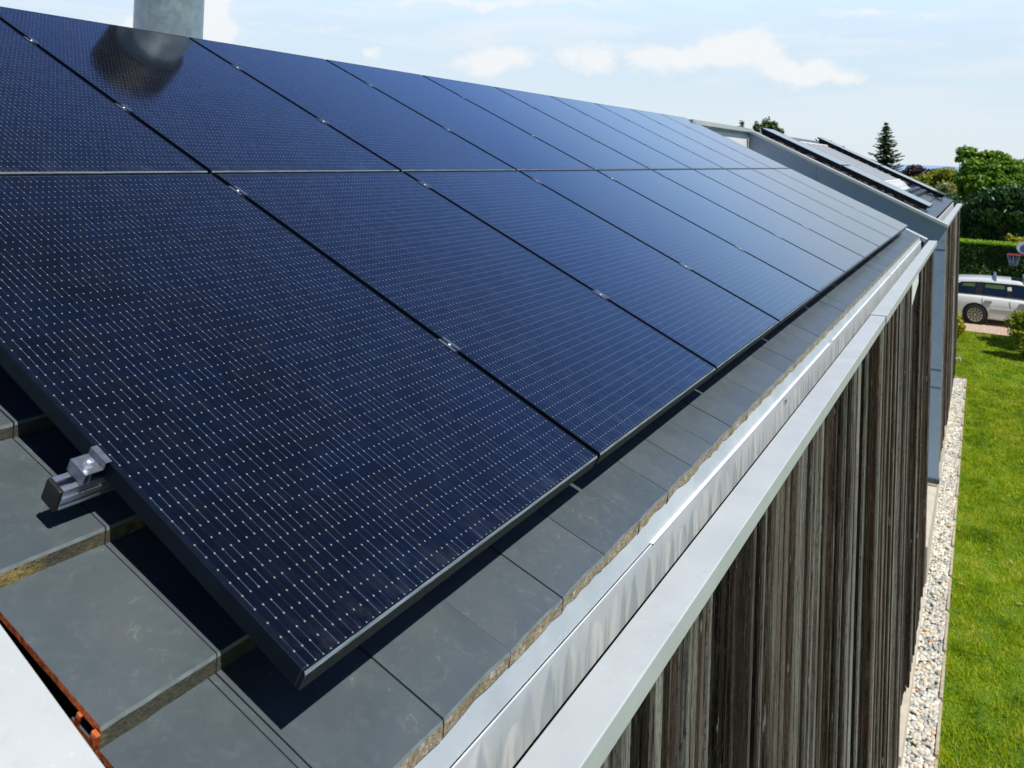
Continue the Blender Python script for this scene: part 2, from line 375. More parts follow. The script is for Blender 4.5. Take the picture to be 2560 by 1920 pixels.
# ------------------------------------------------------------------ solar panels
PW, PH, PD = 1.134, 1.700, .035
def make_panel(name):
    root = empty(name, (0, 0, 0), TH)
    g = MB(); g.box(.008, PW-.008, .008, PH-.008, -.006, -.0006); glass = g.build('glass', 'cells', root)
    f = MB()
    lip = .0095
    for (a, b_, c, d) in ((0, PW, PH-lip, PH), (0, lip, lip, PH-lip), (PW-lip, PW, lip, PH-lip)):
        f.box(a, b_, c, d, -PD, 0)
    f.extr([(0, -PD), (lip, -PD), (lip, 0), (.0048, 0), (.0008, -.0042), (0, -.0065)], 0, PW)
    # merge look: outer shell with bevel
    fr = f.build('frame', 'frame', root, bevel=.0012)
    bk = MB(); bk.box(.0097, PW-.0097, .0097, PH-.0097, -.012, -.0075); back = bk.build('backsheet', 'dark_void', root)
    return root, [(glass, []), (fr, []), (back, [])]
p0, pch = make_panel('solar_panel')
S = 1.154; HS = 1.7163
first = True
for row in (0, 1):
    for k in range(10):
        loc = rp(S*k+.007, row*HS, 0)
        if first: o = p0; o.location = loc; first = False
        else: o = copy_tree(pch, p0, loc)
        rn = 'lower' if row == 0 else 'upper'
        if k == 0 and row == 0: lb = 'black solar panel with a dirty lower frame at the nearest corner of the array'
        elif k == 9: lb = 'pale blue reflecting solar panel at the far end of the %s row' % rn
        elif row == 1 and k == 1: lb = 'dark blue solar panel of the upper row carrying the black reflection of the flue'
        else: lb = 'dark blue solar panel, %s from the near end in the %s row' % (ORD[k], rn)
        tag(o, lb, 'solar panel', 'solar panels on the near roof')

# rails
RAILS = [.565, 1.575, 2.285, 2.98]
RN = ['lowest', 'second lowest', 'second highest', 'highest']
def rail_mesh(mb, u0, u1):
    w = .020
    mb.box(u0, u1, -w, -w+.004, -.077, -.0365); mb.box(u0, u1, w-.004, w, -.077, -.0365)
    mb.box(u0, u1, -w+.004, w-.004, -.077, -.055); mb.box(u0, u1, -w-.003, -w-.0005, -.062, -.052); mb.box(u0, u1, -w-.003, -w-.0005, -.077, -.070)
    mb.box(u0, u1, -w+.0045, -.008, -.0405, -.0367); mb.box(u0, u1, .008, w-.0045, -.0405, -.0367)
for i, v in enumerate(RAILS):
    root = empty('mounting_rail', rp(0, v, 0), TH)
    mb = MB(); rail_mesh(mb, -.068, 11.60); mb.build('channel', 'aluminium', root, bevel=.0008, seg=1)
    c = MB(); c.box(-.078, -.0685, -.0235, .0205, -.079, -.034); c.build('end_cap', 'rail_cap', root, bevel=.004)
    tag(root, ('silver mounting rail with black end cap sticking out beside the nearest panel' if i == 0 else 'silver mounting rail hidden under the panels, the %s of the four' % RN[i]), 'mounting rail', 'rails under the near panels')

def make_mid():
    root = empty('mid_clamp', (0, 0, 0), TH)
    m = MB()
    for s in (-1, 1):
        a, b_ = sorted((s*.0195, s*.0065)); m.box(a, b_, -.034, .034, .0004, .0028)
        a, b_ = sorted((s*.0085, s*.0065)); m.box(a, b_, -.034, .034, -.020, .0003)
    m.box(-.0064, .0064, -.034, .034, -.020, -.0175)
    body = m.build('bracket', 'clamp_metal', root, bevel=.0008, seg=1)
    h = MB(); h.lathe((0, .0, -.017), [(0, 0), (.0062, 0), (.0066, .014), (.0055, .0185), (.003, .0205), (0, .021)], 14); bolt = h.build('bolt', 'bolt_steel', root, smooth=True)
    return root, [(body, []), (bolt, [])]
mc, mch = make_mid(); first = True
for i, v in enumerate(RAILS):
    for k in range(1, 10):
        loc = rp(S*k, v-.012, 0)
        if first: o = mc; o.location = loc; first = False
        else: o = copy_tree(mch, mc, loc)
        tag(o, 'silver clamp, %s in the %s gap between near panels' % (RN[i], ORD[k-1]), 'clamp', 'clamps between the near panels')
def make_end(sgn):
    root = empty('end_clamp', (0, 0, 0), TH); m = MB()
    def bx(a, b_, *r):
        a, b_ = sorted((a*sgn, b_*sgn)); m.box(a, b_, *r)
    bx(.042, .0395, -.025, .025, -.0355, -.0142); bx(.042, .004, -.025, .025, -.014, -.0112)
    bx(.0062, .004, -.025, .025, -.011, .0006); bx(.0062, -.0075, -.025, .025, .0008, .0026)
    bx(.030, .028, -.025, .025, -.0355, -.0142)
    body = m.build('bracket', 'end_metal', root, bevel=.0008, seg=1)
    h = MB(); h.lathe((.025*sgn, -.005, -.0110), [(.0, 0), (.0105, 0), (.0105, .003), (.0085, .0035), (.0085, .010), (.006, .013), (0, .0135)], 14); bolt = h.build('bolt', 'bolt_steel', root, smooth=True)
    return root, [(body, []), (bolt, [])]
for sgn, u, side in ((-1, .004, 'near'), (1, 11.529, 'far')):
    e0, ech = make_end(sgn)
    for i, v in enumerate(RAILS):
        loc = rp(u, v, 0)
        if i == 0: o = e0; o.location = loc
        else: o = copy_tree(ech, e0, loc)
        tag(o, ('shiny silver end clamp with a bright bolt, beside the nearest solar panel' if (i == 0 and sgn < 0) else 'small silver end clamp at the %s end of the %s mounting rail' % (side, RN[i])), 'clamp', 'end clamps of the near panels')

# ------------------------------------------------------------------ near house
XE, XW = 12.50, -.66
house = empty('house', (6, 0, gz(6)))
tag(house, 'near house with black solar panels, dark weathered board wall and zinc gutter edge', 'house')
HX = Vector(house.location)
def hbuild(mb, name, mats, parent=None, **kw):
    p = parent or house
    base = Vector((0, 0, 0)); q = p
    while q is not None: base += q.location; q = q.parent
    if p is house or base.length > 0:
        mb.v = [tuple(Vector(v)-base) for v in mb.v]
    o = mb.build(name, mats, p, **kw); return o
# object-space noise works in shifted coordinates there; streak shader needs world z -> shift object instead
def hb(mb, name, mats, parent=None, **kw):
    """child whose mesh keeps world coordinates (object offset cancels the parent's)"""
    p = parent or house
    o = mb.build(name, mats, p, **kw)
    base = Vector((0, 0, 0)); q = p
    while q is not None: base += q.location; q = q.parent
    o.location = -base; return o

# tiles: v along slope; each course tips up at its nose
tile = MB()
GA = .33; TW = .238; U0 = .012
def tsurf(vv):                      # tile surface height over a course measured from its nose
    return -.114 - .030*vv/GA
def tile_course(j, ulist, T, mb, thick=.030, noff=0., nose=1):
    v0 = -.165+GA*j
    for (a, b_) in ulist:
        r = random.random()
        dz = random.uniform(-.0012, .0012)
        seg = 4; pts = []
        n = 6
        top0 = []; bot0 = []
        for i in range(n+1):
            u = a+(b_-a)*i/n; c = math.sin(math.pi*i/n)
            vo = v0+(.0035*c if nose == 1 else 0)+random.uniform(-.0006, .0006)
            top0.append((u, vo+.004, -.114+noff+dz-.0)); bot0.append((u, vo-.0095+random.uniform(-.0012, .002)*(1.6 if nose == 1 else .5), -.114+noff+dz-thick+random.uniform(-.003, .002)*(1 if nose == 1 else .4)))
        lipv = [(u, v-.0042, nn-.0055) for (u, v, nn) in top0]
        bk = [(u, v0+GA+.06, -.114+noff+dz-.030*(GA+.06)/GA) for (u, _, _) in top0]
        vs = [T(*p) for p in bk]+[T(*p) for p in top0]+[T(*p) for p in lipv]+[T(*p) for p in bot0]
        m = n+1; fs = []; mi = []
        for i in range(n):
            fs.append((m+i, m+i+1, i+1, i)); mi.append(0)
            fs.append((2*m+i, 2*m+i+1, m+i+1, m+i)); mi.append(4)
            fs.append((3*m+i, 3*m+i+1, 2*m+i+1, 2*m+i)); mi.append(nose)
        # sides and back lip of the shell (9 mm body seen from the side)
        mb.add(vs, fs, mi, r)
        for (i0, flip) in ((0, False), (n, True)):
            p1, p2 = bk[i0], top0[i0]; p3 = lipv[i0]
            q = [p1, p2, p3, (p3[0], p3[1]+.004, p3[2]-.006), (p1[0], p1[1], p1[2]-.011)]
            q2 = [p3, bot0[i0], (bot0[i0][0], bot0[i0][1]+.016, bot0[i0][2]), (p3[0], p3[1]+.014, p3[2]-.004)]
            for pl in (q, q2):
                idx = tuple(range(len(pl))); mb.add([T(*p) for p in pl], [idx if not flip else idx[::-1]], 3 if (i0 == 0 and a < -.15) else 0, r)
        # groove rib on the right hand side
RT = lambda u, v, n: rp(u, v, n)
ul = [(-.203, U0-.003)]
i = 0
while U0+TW*(i+1) < 12.2: ul.append((U0+TW*i+.0005, U0+TW*(i+1)-.0025)); i += 1
for j in range(0, 11):
    if j == 0: tile_course(j, ul, RT, tile, nose=1)
    else: tile_course(j, ul, RT, tile, nose=2)
roof = hb(tile, 'roof', ['tile_glaze', 'tile_nose', 'tile_step', 'clay', 'tile_lip'], attr=True)
# interlock ribs beside the seams of the uncovered tile column
rib = MB()
for j in range(0, 3):
    v0 = -.165+GA*j
    T = lambda u, v, n: rp(u, v, n)
    vs = []
    for (u0, u1) in ((U0-.0185, U0-.0165),):
        vs = [rp(u0, v0-.0012, -.1215), rp(u1, v0-.0012, -.1215), rp(u0, v0+.0035, -.1138), rp(u1, v0+.0035, -.1138), rp(u0, v0+GA, -.1438), rp(u1, v0+GA, -.1438)]
        vs2 = [rp(u0, v0-.0012, -.137), rp(u1, v0-.0012, -.137)]
        rib.add(vs+vs2, [(0, 1, 3, 2), (2, 3, 5, 4), (6, 7, 1, 0)], 0)
hb(rib, 'interlock_groove', 'dark_void', roof)
# orange clay hook ends showing under the verge tiles
for j in range(0, 3):
    hook = MB(); v0 = -.165+GA*j
    hook.box(-.211, -.2035, v0-.004, v0+.010, -.148, -.1205, T=RT)
    hook.box(-.2085, -.2035, v0+.040, v0+.050, -.155, -.1260, T=RT)
    hb(hook, 'verge_rim', 'clay', roof, bevel=.0015)
deck = MB()
deck.extr([(-.14, -.26), (3.42, -.26), (3.42, -.19), (-.14, -.165)], -.28, 12.27, T=lambda x, y, z: rp(x, y, z))
hb(deck, 'roof_underlay', 'dark_void', roof)
# apron, gutter face, box gutter
ap = MB(); ap.extr([(-.080, -.175), (-.112, -.253), (-.109, -.254), (-.076, -.176)], -.25, 12.24)
hb(ap, 'apron_flashing', 'zinc_apron')
gf = MB(); 
gf.box(-.25, 3.0, -.1185, -.1145, -.386, -.2535); gf.box(3.004, 7.6, -.1190, -.1145, -.386, -.2530); gf.box(7.604, 12.24, -.1188, -.1145, -.386, -.2533)
hb(gf, 'gutter_face', 'zinc_streaked')
lp = MB(); lp.box(1.26, 4.3, -.1225, -.1100, -.2525, -.2495); lp.box(4.42, 7.9, -.1215, -.1105, -.2525, -.2500); lp.box(8.0, 12.2, -.1215, -.1105, -.2525, -.250)
hb(lp, 'gutter_ledge', 'zinc_white', bevel=.001, seg=1)
gt = MB(); gt.box(-.25, 12.26, -.2035, -.1195, -.46, -.45); gt.box(-.25, 12.26, -.2065, -.2037, -.46, -.30)
hb(gt, 'gutter', 'zinc_dark')
# parapet coping on the eave side

def coping(x0, x1, dz=0., yo=0.):
    c = MB(); c.extr([(-.203, -.262+dz), (-.203, -.285+dz), (-.206, -.285+dz), (-.206, -.272+dz), (-.298-yo, -.270+dz), (-.298-yo, -.318+dz), (-.302-yo, -.318+dz), (-.302-yo, -.262+dz), (-.300-yo, -.259+dz)][::-1], x0, x1)
    return hb(c, 'coping', 'zinc_coping', bevel=.0015)
coping(-.66, 5.548); coping(5.555, 12.52, .006, .007)
# parapet block behind the cladding
pb = MB(); pb.box(-.64, 12.49, -.226, -.207, -1.2, -.275); hb(pb, 'parapet', 'zinc_dark')
# boards
def boards(x0, x1, ylevel, z0, z1, wmin=.026, wmax=.105, jit=.013):
    m = MB(); x = x0
    while x < x1-.012:
        w = random.choice([random.uniform(wmin, wmax), random.uniform(wmin, wmin*2)])
        xe = min(x+w, x1); gap = random.choice([.003, .005, .008, .012, .016])
        y = ylevel-random.choice([random.uniform(-jit, jit)]*4+[-jit*1.6]); r = random.choice([random.uniform(0, .3), random.uniform(.3, .75), random.uniform(.75, 1.)]); r2 = random.random()
        n = 8; tw = random.uniform(-.003, .003)
        vs = []; 
        zs = [z0+(z1-z0)*i/n for i in range(n+1)]; zs[0] += random.uniform(-.006, .006)
        for z in zs:
            e = random.uniform(-.0012, .0012)
            vs += [(x+e, y+tw, z), (xe-gap+e, y-tw, z), (xe-gap+e, y+.03, z), (x+e, y+.03, z)]
        fs = []
        for i in range(n):
            a = 4*i; fs += [(a, a+1, a+5, a+4), (a+1, a+2, a+6, a+5), (a+3, a, a+4, a+7)]
        fs += [(3, 2, 1, 0), (4*n, 4*n+1, 4*n+2, 4*n+3)]
        m.add(vs, fs, 0, r, r2); x = xe
    return m
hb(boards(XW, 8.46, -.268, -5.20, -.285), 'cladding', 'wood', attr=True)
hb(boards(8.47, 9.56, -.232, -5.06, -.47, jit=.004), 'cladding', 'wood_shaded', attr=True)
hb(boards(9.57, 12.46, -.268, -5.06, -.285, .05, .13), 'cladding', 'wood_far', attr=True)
tri = MB(); tri.add([(8.48, -.262, -.325), (9.56, -.262, -.325), (9.56, -.262, -.50), (8.48, -.262, -.66), (8.48, -.258, -.325), (9.56, -.258, -.325), (9.56, -.258, -.50), (8.48, -.258, -.66)], [(0, 3, 2, 1), (4, 5, 6, 7), (3, 7, 6, 2), (0, 4, 7, 3), (1, 2, 6, 5), (0, 1, 5, 4)])
hb(tri, 'reveal_panel', 'zinc_white')
wl = MB(); wl.box(-.64, 12.47, -.20, 3.0, -5.4, -.52); hb(wl, 'wall', 'dark_void')
for (a_, b__) in ((12.475, 12.485), (-.655, -.645)):
    sd = MB(); sd.box(a_, b__, -.262, 3.3, -5.2, -.30); hb(sd, 'gable_cladding', 'gable_panel')
pl = MB(); pl.box(-.70, 8.5, -.290, -.15, -5.75, -5.205); pl.box(8.502, 12.55, -.290, -.15, -5.75, -5.12); pl.box(12.552, 15.12, -.292, 2.6, -5.75, -4.60); hb(pl, 'plinth', 'plinth')
# sloping gable copings (both ends) and gable parapets
for (u0, u1, inner) in ((-.66, -.218, -.222), (12.29, 12.52, 12.33)):
    c = MB()
    c.extr([(-.265, -.135), (-.265, -.131), (3.70, -.131), (3.70, -.135)][::-1], u0, u1, T=RT)
    cc = hb(c, 'coping', 'zinc_coping', bevel=.001)
    c = MB()
    c.extr([(-.262, -.180), (-.262, -.1355), (3.70, -.1355), (3.70, -.180)][::-1], u1-.003 if u0 < 0 else u0, u1 if u0 < 0 else u0+.003, T=RT)
    hb(c, 'coping_lip', 'zinc_coping', cc)
    c = MB(); c.extr([(-.25, -.6), (-.25, -.137), (3.6, -.137), (3.6, -.6)][::-1], min(u0, u1)+.03 if u0 < 0 else u0+.035, max(u0, u1)-.03, T=RT)
    hb(c, 'gable_parapet', 'zinc_dark')
# little dark hook scraps along the near coping edge
hk = MB()
for (v, l) in ((.018, .012), (.105, .018), (.17, .01)):
    hk.box(-.226, -.2155, v, v+l, -.150, -.1345, T=RT)
hb(hk, 'verge_clip', 'dark_void')
# ridge and flat roof behind, flue
rg = MB(); rg.extr([(3.40, -.15), (3.60, -.15), (3.60, -.09), (3.40, -.08)][::-1], -.28, 12.5, T=RT); hb(rg, 'ridge', 'ridge_metal')
bk = MB(); bk.box(-.64, 12.47, 3.02, 5.6, -5.3, .90); hb(bk, 'rear_block', 'siding_white')
flue = MB(); flue.lathe((2.44, 3.45, .9), [(.26, 0), (.26, .03), (.2, .06), (.2, .0625)], 48); flue.lathe((2.44, 3.45, .9), [(.198, .05), (.198, 1.05)], 64)
fo = hb(flue, 'chimney', 'flue', smooth=True)
cap = MB(); cap.lathe((2.44, 3.45, 1.80), [(.02, .0), (.235, .0), (.238, .01), (.238, .24), (.225, .25), (.0, .27)], 40)
hb(cap, 'cap', 'cap_black', fo, smooth=False)

# ------------------------------------------------------------------ spider on the gutter face
sp = MB(); SC = Vector((3.03, -.1195, -.283))
for (a, rr, off) in ((0, .0035, (0, 0, 0)), (1, .0022, (.005, 0, .002))):
    c = SC+Vector(off)+Vector((0, -.002, 0))
    sp.lathe(tuple(c), [(0, -rr), (rr*.7, -rr*.7), (rr, 0), (rr*.7, rr*.7), (0, rr)], 8)
for i in range(8):
    t = 2*math.pi*(i+.5)/8; l = random.uniform(.014, .020)
    k = SC+Vector((math.cos(t)*l*.5, -.008, math.sin(t)*l*.5)); e = SC+Vector((math.cos(t)*l, -.0005, math.sin(t)*l))
    sp.tube(SC+Vector((0, -.002, 0)), k, .0006, seg=4); sp.tube(k, e, .0006, .0004, seg=4)
tag(sp.build('spider', 'spider_brown'), 'small dark spider with thin legs resting on the streaked zinc gutter face', 'spider')

# ------------------------------------------------------------------ second house
GX = 15.2; X2 = 24.55
h2 = empty('house', (GX+4, 0, gz(GX+4)))
tag(h2, 'far house with a grey metal gable, two raised panel rows and brown board wall', 'house')
def h2b(mb, name, mats, parent=None, **kw):
    p = parent or h2; o = mb.build(name, mats, p, **kw); base = Vector((0, 0, 0)); q = p
    while q is not None: base += q.location; q = q.parent
    o.location = -base; return o
N2 = .085                       # second roof lies this much higher (normal to the slope) than the first
RT2 = lambda u, v, n: rp(u, v, n+N2)
t2 = MB(); 
for j in range(0, 10):
    v0 = -.165+GA*j
    for a in np.arange(GX+.12, X2-.2, TW):
        r = random.random()
        t2.add([RT2(a, v0, -.114), RT2(a+TW-.004, v0, -.114), RT2(a+TW-.004, v0+GA+.03, -.146), RT2(a, v0+GA+.03, -.146), RT2(a, v0, -.142), RT2(a+TW-.004, v0, -.142)], [(0, 1, 2, 3), (4, 5, 1, 0)], [0, 1 if j == 0 else 2], r)
r2o = h2b(t2, 'roof', ['tile_glaze', 'tile_nose', 'tile_step'], attr=True)
u2 = MB(); u2.extr([(-.14, -.30), (3.12, -.30), (3.12, -.165), (-.14, -.165)][::-1], GX+.1, X2-.15, T=RT2); h2b(u2, 'roof_underlay', 'dark_void', r2o)
# gable wall (facing the camera), coping and its lip
g2 = MB()
LOWY, TOPY = -.315, 3.05
def cz(y): return -.166+(y+.332)*(1.384+.166)/(3.05+.332)
for (ya, yb) in ((-.315, 1.808), (1.812, 3.05)):
    g2.add([(GX, ya, -4.49), (GX, yb, -4.49), (GX, yb, cz(yb)-.05), (GX, ya, cz(ya)-.05)], [(0, 3, 2, 1)])
g2.add([(GX+.01, -.31, -4.49), (GX+.01, 3.04, -4.49), (GX+.01, 3.04, 1.2), (GX+.01, -.31, -.3)], [(0, 3, 2, 1)], 1)
h2b(g2, 'gable_wall', ['gable_panel', 'zinc_dark'])
fl = MB()
for zj_ in (-.615, -2.65, -2.95):
    fl = MB(); fl.box(GX-.004, GX-.0005, -.314, .3, zj_, zj_+.008, 0); h2b(fl, 'panel_joint', 'zinc_dark')
for z in np.arange(-.45, -4.4, -.52):
    sc = MB(); sc.lathe((GX-.001, -.285, z), [(0, -.004), (.008, -.003), (.009, 0)], 8, ax='x'); h2b(sc, 'screw', 'aluminium')
c2 = MB(); 
c2.add([(GX-.15, -.350, cz(-.35)), (GX-.15, 3.06, cz(3.06)), (GX+.10, 3.06, cz(3.06)), (GX+.10, -.350, cz(-.35)),
        (GX-.15, -.350, cz(-.35)-.055), (GX-.15, 3.06, cz(3.06)-.055), (GX+.10, 3.06, cz(3.06)-.055), (GX+.10, -.350, cz(-.35)-.055)],
       [(0, 3, 2, 1), (4, 5, 6, 7), (0, 1, 5, 4), (3, 7, 6, 2), (0, 4, 7, 3), (1, 2, 6, 5)])
h2b(c2, 'coping', 'zinc_coping', bevel=.003)
c2 = MB(); c2.box(GX+.102, X2, -.348, -.235, cz(-.35)-.055, cz(-.35)-.002); h2b(c2, 'coping', 'zinc_coping', bevel=.003)
c2 = MB()
c2.add([(X2-.15, -.23, cz(-.23)-.01), (X2-.15, 3.06, cz(3.06)-.01), (X2, 3.06, cz(3.06)-.01), (X2, -.23, cz(-.23)-.01),
        (X2-.15, -.23, cz(-.23)-.3), (X2-.15, 3.06, cz(3.06)-.3), (X2, 3.06, cz(3.06)-.3), (X2, -.23, cz(-.23)-.3)],
       [(0, 3, 2, 1), (4, 5, 6, 7), (0, 1, 5, 4), (3, 7, 6, 2), (0, 4, 7, 3), (1, 2, 6, 5)])
h2b(c2, 'coping', ['zinc_dark'], bevel=.003)
gf = MB(); gf.box(GX+.1, X2-.2, -.150, -.145, -.40, -.155); gf.box(GX+.1, X2-.2, -.158, -.140, -.157, -.150); h2b(gf, 'gutter_face', 'zinc_streaked')
gf = MB(); gf.box(GX+.1, X2-.1, -.23, -.155, -.38, -.37); h2b(gf, 'gutter', 'zinc_dark')
h2b(boards(GX+.02, 17.3, -.312, -4.28, -.225, .05, .12), 'cladding', 'wood_far', attr=True)
h2b(boards(17.3, 18.3, -.275, -4.30, -.225, .05, .12), 'cladding', 'wood_far', attr=True)
h2b(boards(18.3, X2-.1, -.312, -4.42, -.225, .05, .14), 'cladding', 'wood_far', attr=True)
w2 = MB(); w2.box(GX+.03, X2-.12, -.26, 3.0, -5.2, -.45); w2.box(GX+.03, X2-.12, .9, 3.0, -.45, .1); h2b(w2, 'wall', 'dark_void')
w2 = MB(); w2.box(GX-.03, GX+.1, -.325, .6, -4.56, -4.495); h2b(w2, 'sill', 'zinc_dark')
p2 = MB(); p2.box(15.16, X2-.08, -.290, -.15, -5.5, -4.57); p2.box(15.14, 15.158, -.289, 3.0, -5.5, -4.57); h2b(p2, 'plinth', 'plinth')
# white clapboard wall and its pale coping, between the two houses
sw = MB()
zz = 1.26
for i in range(6): sw.box(12.55, GX-.002, 3.056-.004*(i % 1), 3.09, zz-.255, zz-.004); zz -= .26
h2b(sw, 'side_wall', 'siding_white')
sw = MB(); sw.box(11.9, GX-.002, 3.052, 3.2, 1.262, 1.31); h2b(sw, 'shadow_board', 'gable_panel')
sw = MB(); sw.box(11.5, GX-.002, 2.985, 3.3, 1.312, 1.384); h2b(sw, 'coping', 'zinc_coping', bevel=.003)
rg = MB(); rg.box(GX+.11, X2, 2.86, 3.15, 1.22, 1.325); rg.box(GX+.11, X2, 2.80, 2.858, 1.18, 1.25); h2b(rg, 'ridge', 'ridge_metal', bevel=.01)
# ribbed roof window, its head bar and pale apron
rw = MB(); rw.extr([(1.06, -.13), (2.88, -.13), (2.88, -.075), (1.06, -.075)][::-1], 18.15, 21.55, T=RT2); rwo = h2b(rw, 'roof_window', 'louvre')
rf = MB(); rf.extr([(2.88, -.13), (2.93, -.13), (2.93, -.055), (2.88, -.055)][::-1], 18.05, 21.65, T=RT2); rf.extr([(1.02, -.13), (1.055, -.13), (1.055, -.065), (1.02, -.065)][::-1], 18.05, 21.65, T=RT2); h2b(rf, 'window_frame', 'siding_white', rwo)
rs = MB(); 
n = 8
vs = []
for i in range(n+1):
    t = i/n; v = 1.015-.30*t; h = -.075-.055*t+.012*math.sin(t*6)
    vs += [RT2(18.1+.25*t, v, h), RT2(21.6-.35*t*t, v, h)]
rs.add(vs, [(2*i+1, 2*i, 2*i+2, 2*i+3) for i in range(n)]); h2b(rs, 'window_apron', 'sheet_pale', rwo, smooth=True)

# raised panels on the second roof
def far_panel(u0, v0, w, h, label):
    root = empty('solar_panel', rp(u0, v0, N2+.028), TH)
    g = MB(); g.box(.008, w-.008, .008, h-.008, -.007, -.001); g.build('glass', 'black_glass_far', root)
    f = MB()
    for (a, b_, c, d) in ((0, w, 0, .012), (0, w, h-.012, h), (0, .012, .012, h-.012), (w-.012, w, .012, h-.012)): f.box(a, b_, c, d, -.035, 0)
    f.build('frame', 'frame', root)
    b_ = MB(); b_.box(.013, w-.013, .013, h-.013, -.014, -.008); b_.build('backsheet', 'dark_void', root)
    tag(root, label, 'solar panel', 'solar panels on the far roof')
far_panel(15.42, -.01, 1.134, 1.60, 'lower raised solar panel seen edge-on just behind the grey gable')
far_panel(15.42, 1.61, 1.134, 1.60, 'upper raised solar panel seen edge-on just behind the grey gable')
far_panel(21.75, .01, 1.134, 1.60, 'lower raised solar panel at the far end of the far roof')
far_panel(21.75, 1.63, 1.134, 1.60, 'upper raised solar panel at the far end of the far roof')
# substructure under those rows: rails up the slope with hanging cable loops
for (u, lb) in ((15.44, 'black cable loops hanging under the raised panels behind the grey gable'), (21.79, 'black cable loops hanging under the raised panels of the far roof end')):
    c = MB(); v = .05
    while v < 3.1:
        l = random.uniform(.22, .4); nseg = 6; pts = []
        for i in range(nseg+1):
            t = i/nseg; pts.append(RT2(u+random.uniform(-.01, .01), v+l*t, -.035-.050*math.sin(math.pi*t)))
        for a, b_ in zip(pts, pts[1:]): c.tube(a, b_, .014, seg=6)
        v += l
    tag(c.build('cable_bundle', 'cable_black'), lb, 'cables', 'cables under the far panels')
for (u0, w, lb1) in ((15.42, 1.18, 'behind the grey gable'), (21.72, 1.18, 'at the far roof end')):
    for q, v in enumerate((.42, 1.25, 2.05, 2.85)):
        c = MB(); c.box(u0, u0+w, v-.02, v+.02, -.078, -.037, T=RT2); 
        c.box(u0+.01, u0+.05, v-.035, v+.035, -.110, -.079, T=RT2)
        tag(c.build('mounting_rail', 'cable_black'), 'dark cross rail under the raised panels %s, %s from the eave' % (lb1, ORD[q]), 'mounting rail', 'cross rails under the far panels')
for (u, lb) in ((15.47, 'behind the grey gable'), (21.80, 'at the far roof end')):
    c = MB(); c.box(u, u+.04, .02, 3.18, -.066, -.010, T=RT2)  # added black strip painting the shade gap under the panels
    tag(c.build('shade_strip', 'cable_black'), 'long black strip standing in for shade under the raised panels %s' % lb, 'shade strip')
for q, v in enumerate((.42, .56)):
    root = empty('mounting_rail', rp(17.6, v, N2), TH)
    c = MB(); c.box(0, 4.0, -.022, .022, -.075, -.035); c.build('channel', 'zinc_dark', root)
    for k in range(4):
        c = MB(); c.box(.8+k*.75, .86+k*.75, -.04, .04, -.034, -.005); c.build('bracket', 'aluminium', root)
    tag(root, 'long %s bare rail crossing the far roof below the ribbed window' % ('lower' if q == 0 else 'upper'), 'mounting rail', 'bare rails on the far roof')
tp = MB(); tp.tube((X2-.3, -.30, -4.22), (X2-.3, -.42, -4.22), .018); tp.tube((X2-.3, -.42, -4.21), (X2-.3, -.42, -4.29), .014); tp.box(X2-.36, X2-.24, -.40, -.385, -4.19, -4.17)
tag(tp.build('garden_tap', 'board_white'), 'small pale outdoor tap low on the far house wall above the lawn', 'tap')

# ------------------------------------------------------------------ ground
g = MB()
xs = [-30, 5, 9, 20, 27.9, 29.69, 29.7, 33.41, 33.5, 60, 120, 400]
for a, b_ in zip(xs, xs[1:]):
    dip = lambda q: -.16 if 29.695 < q < 33.45 else 0; za, zb = gz(min(a, 60))+dip(a), gz(min(b_, 60))+dip(b_)
    for (y0, y1) in ((-400, 400),):
        g.add([(a, y0, za), (b_, y0, zb), (b_, y1, zb), (a, y1, za)], [(0, 1, 2, 3)])
tag(g.build('lawn', 'lawn'), 'mown green lawn rising gently beside the houses', kind='structure')
s_ = MB(); s_.add([(395, -6000, -22), (30000, -30000, -22), (30000, 30000, -22), (395, 6000, -22)], [(0, 1, 2, 3)])
tag(s_.build('sea', 'sea_water'), 'blue strip of sea at the horizon', kind='structure')
pv = MB(); z = .02
pv.add([(29.7, -12, gz(29.7)+z), (33.4, -12, gz(33.4)-.07), (33.4, 9, gz(33.4)-.07), (29.7, 9, gz(29.7)+z)], [(0, 1, 2, 3)])
tag(pv.build('driveway', 'paving'), 'pinkish brick driveway under the parked car', kind='structure')
gb = MB(); gb.add([(3, -.57, gz(3)+.012), (24, -.53, gz(24)+.012), (24, -.15, gz(24)+.012), (3, -.15, gz(3)+.012)], [(0, 1, 2, 3)])
tag(gb.build('gravel_bed', 'gravel_bed'), 'earth bed below the pebble strip', kind='structure')
kb = MB()
x = 3.
while x < 23.9:
    l = 1.0; y0 = -.60+(.043/21)*(x-3)
    zc_ = gz(x+l/2)
    kb.box(x, min(x+l-.006, 23.95), y0-.018+random.uniform(-.002, .002), y0+.014, gz(x)-.1, zc_+.055); x += l
kb.box(23.92, 23.95, -.545, -.30, gz(24)-.1, gz(24)+.05)
tag(kb.build('edging_kerb', 'kerb_stone', bevel=.004), 'thin stone edging between the pebble strip and the lawn', 'kerb')

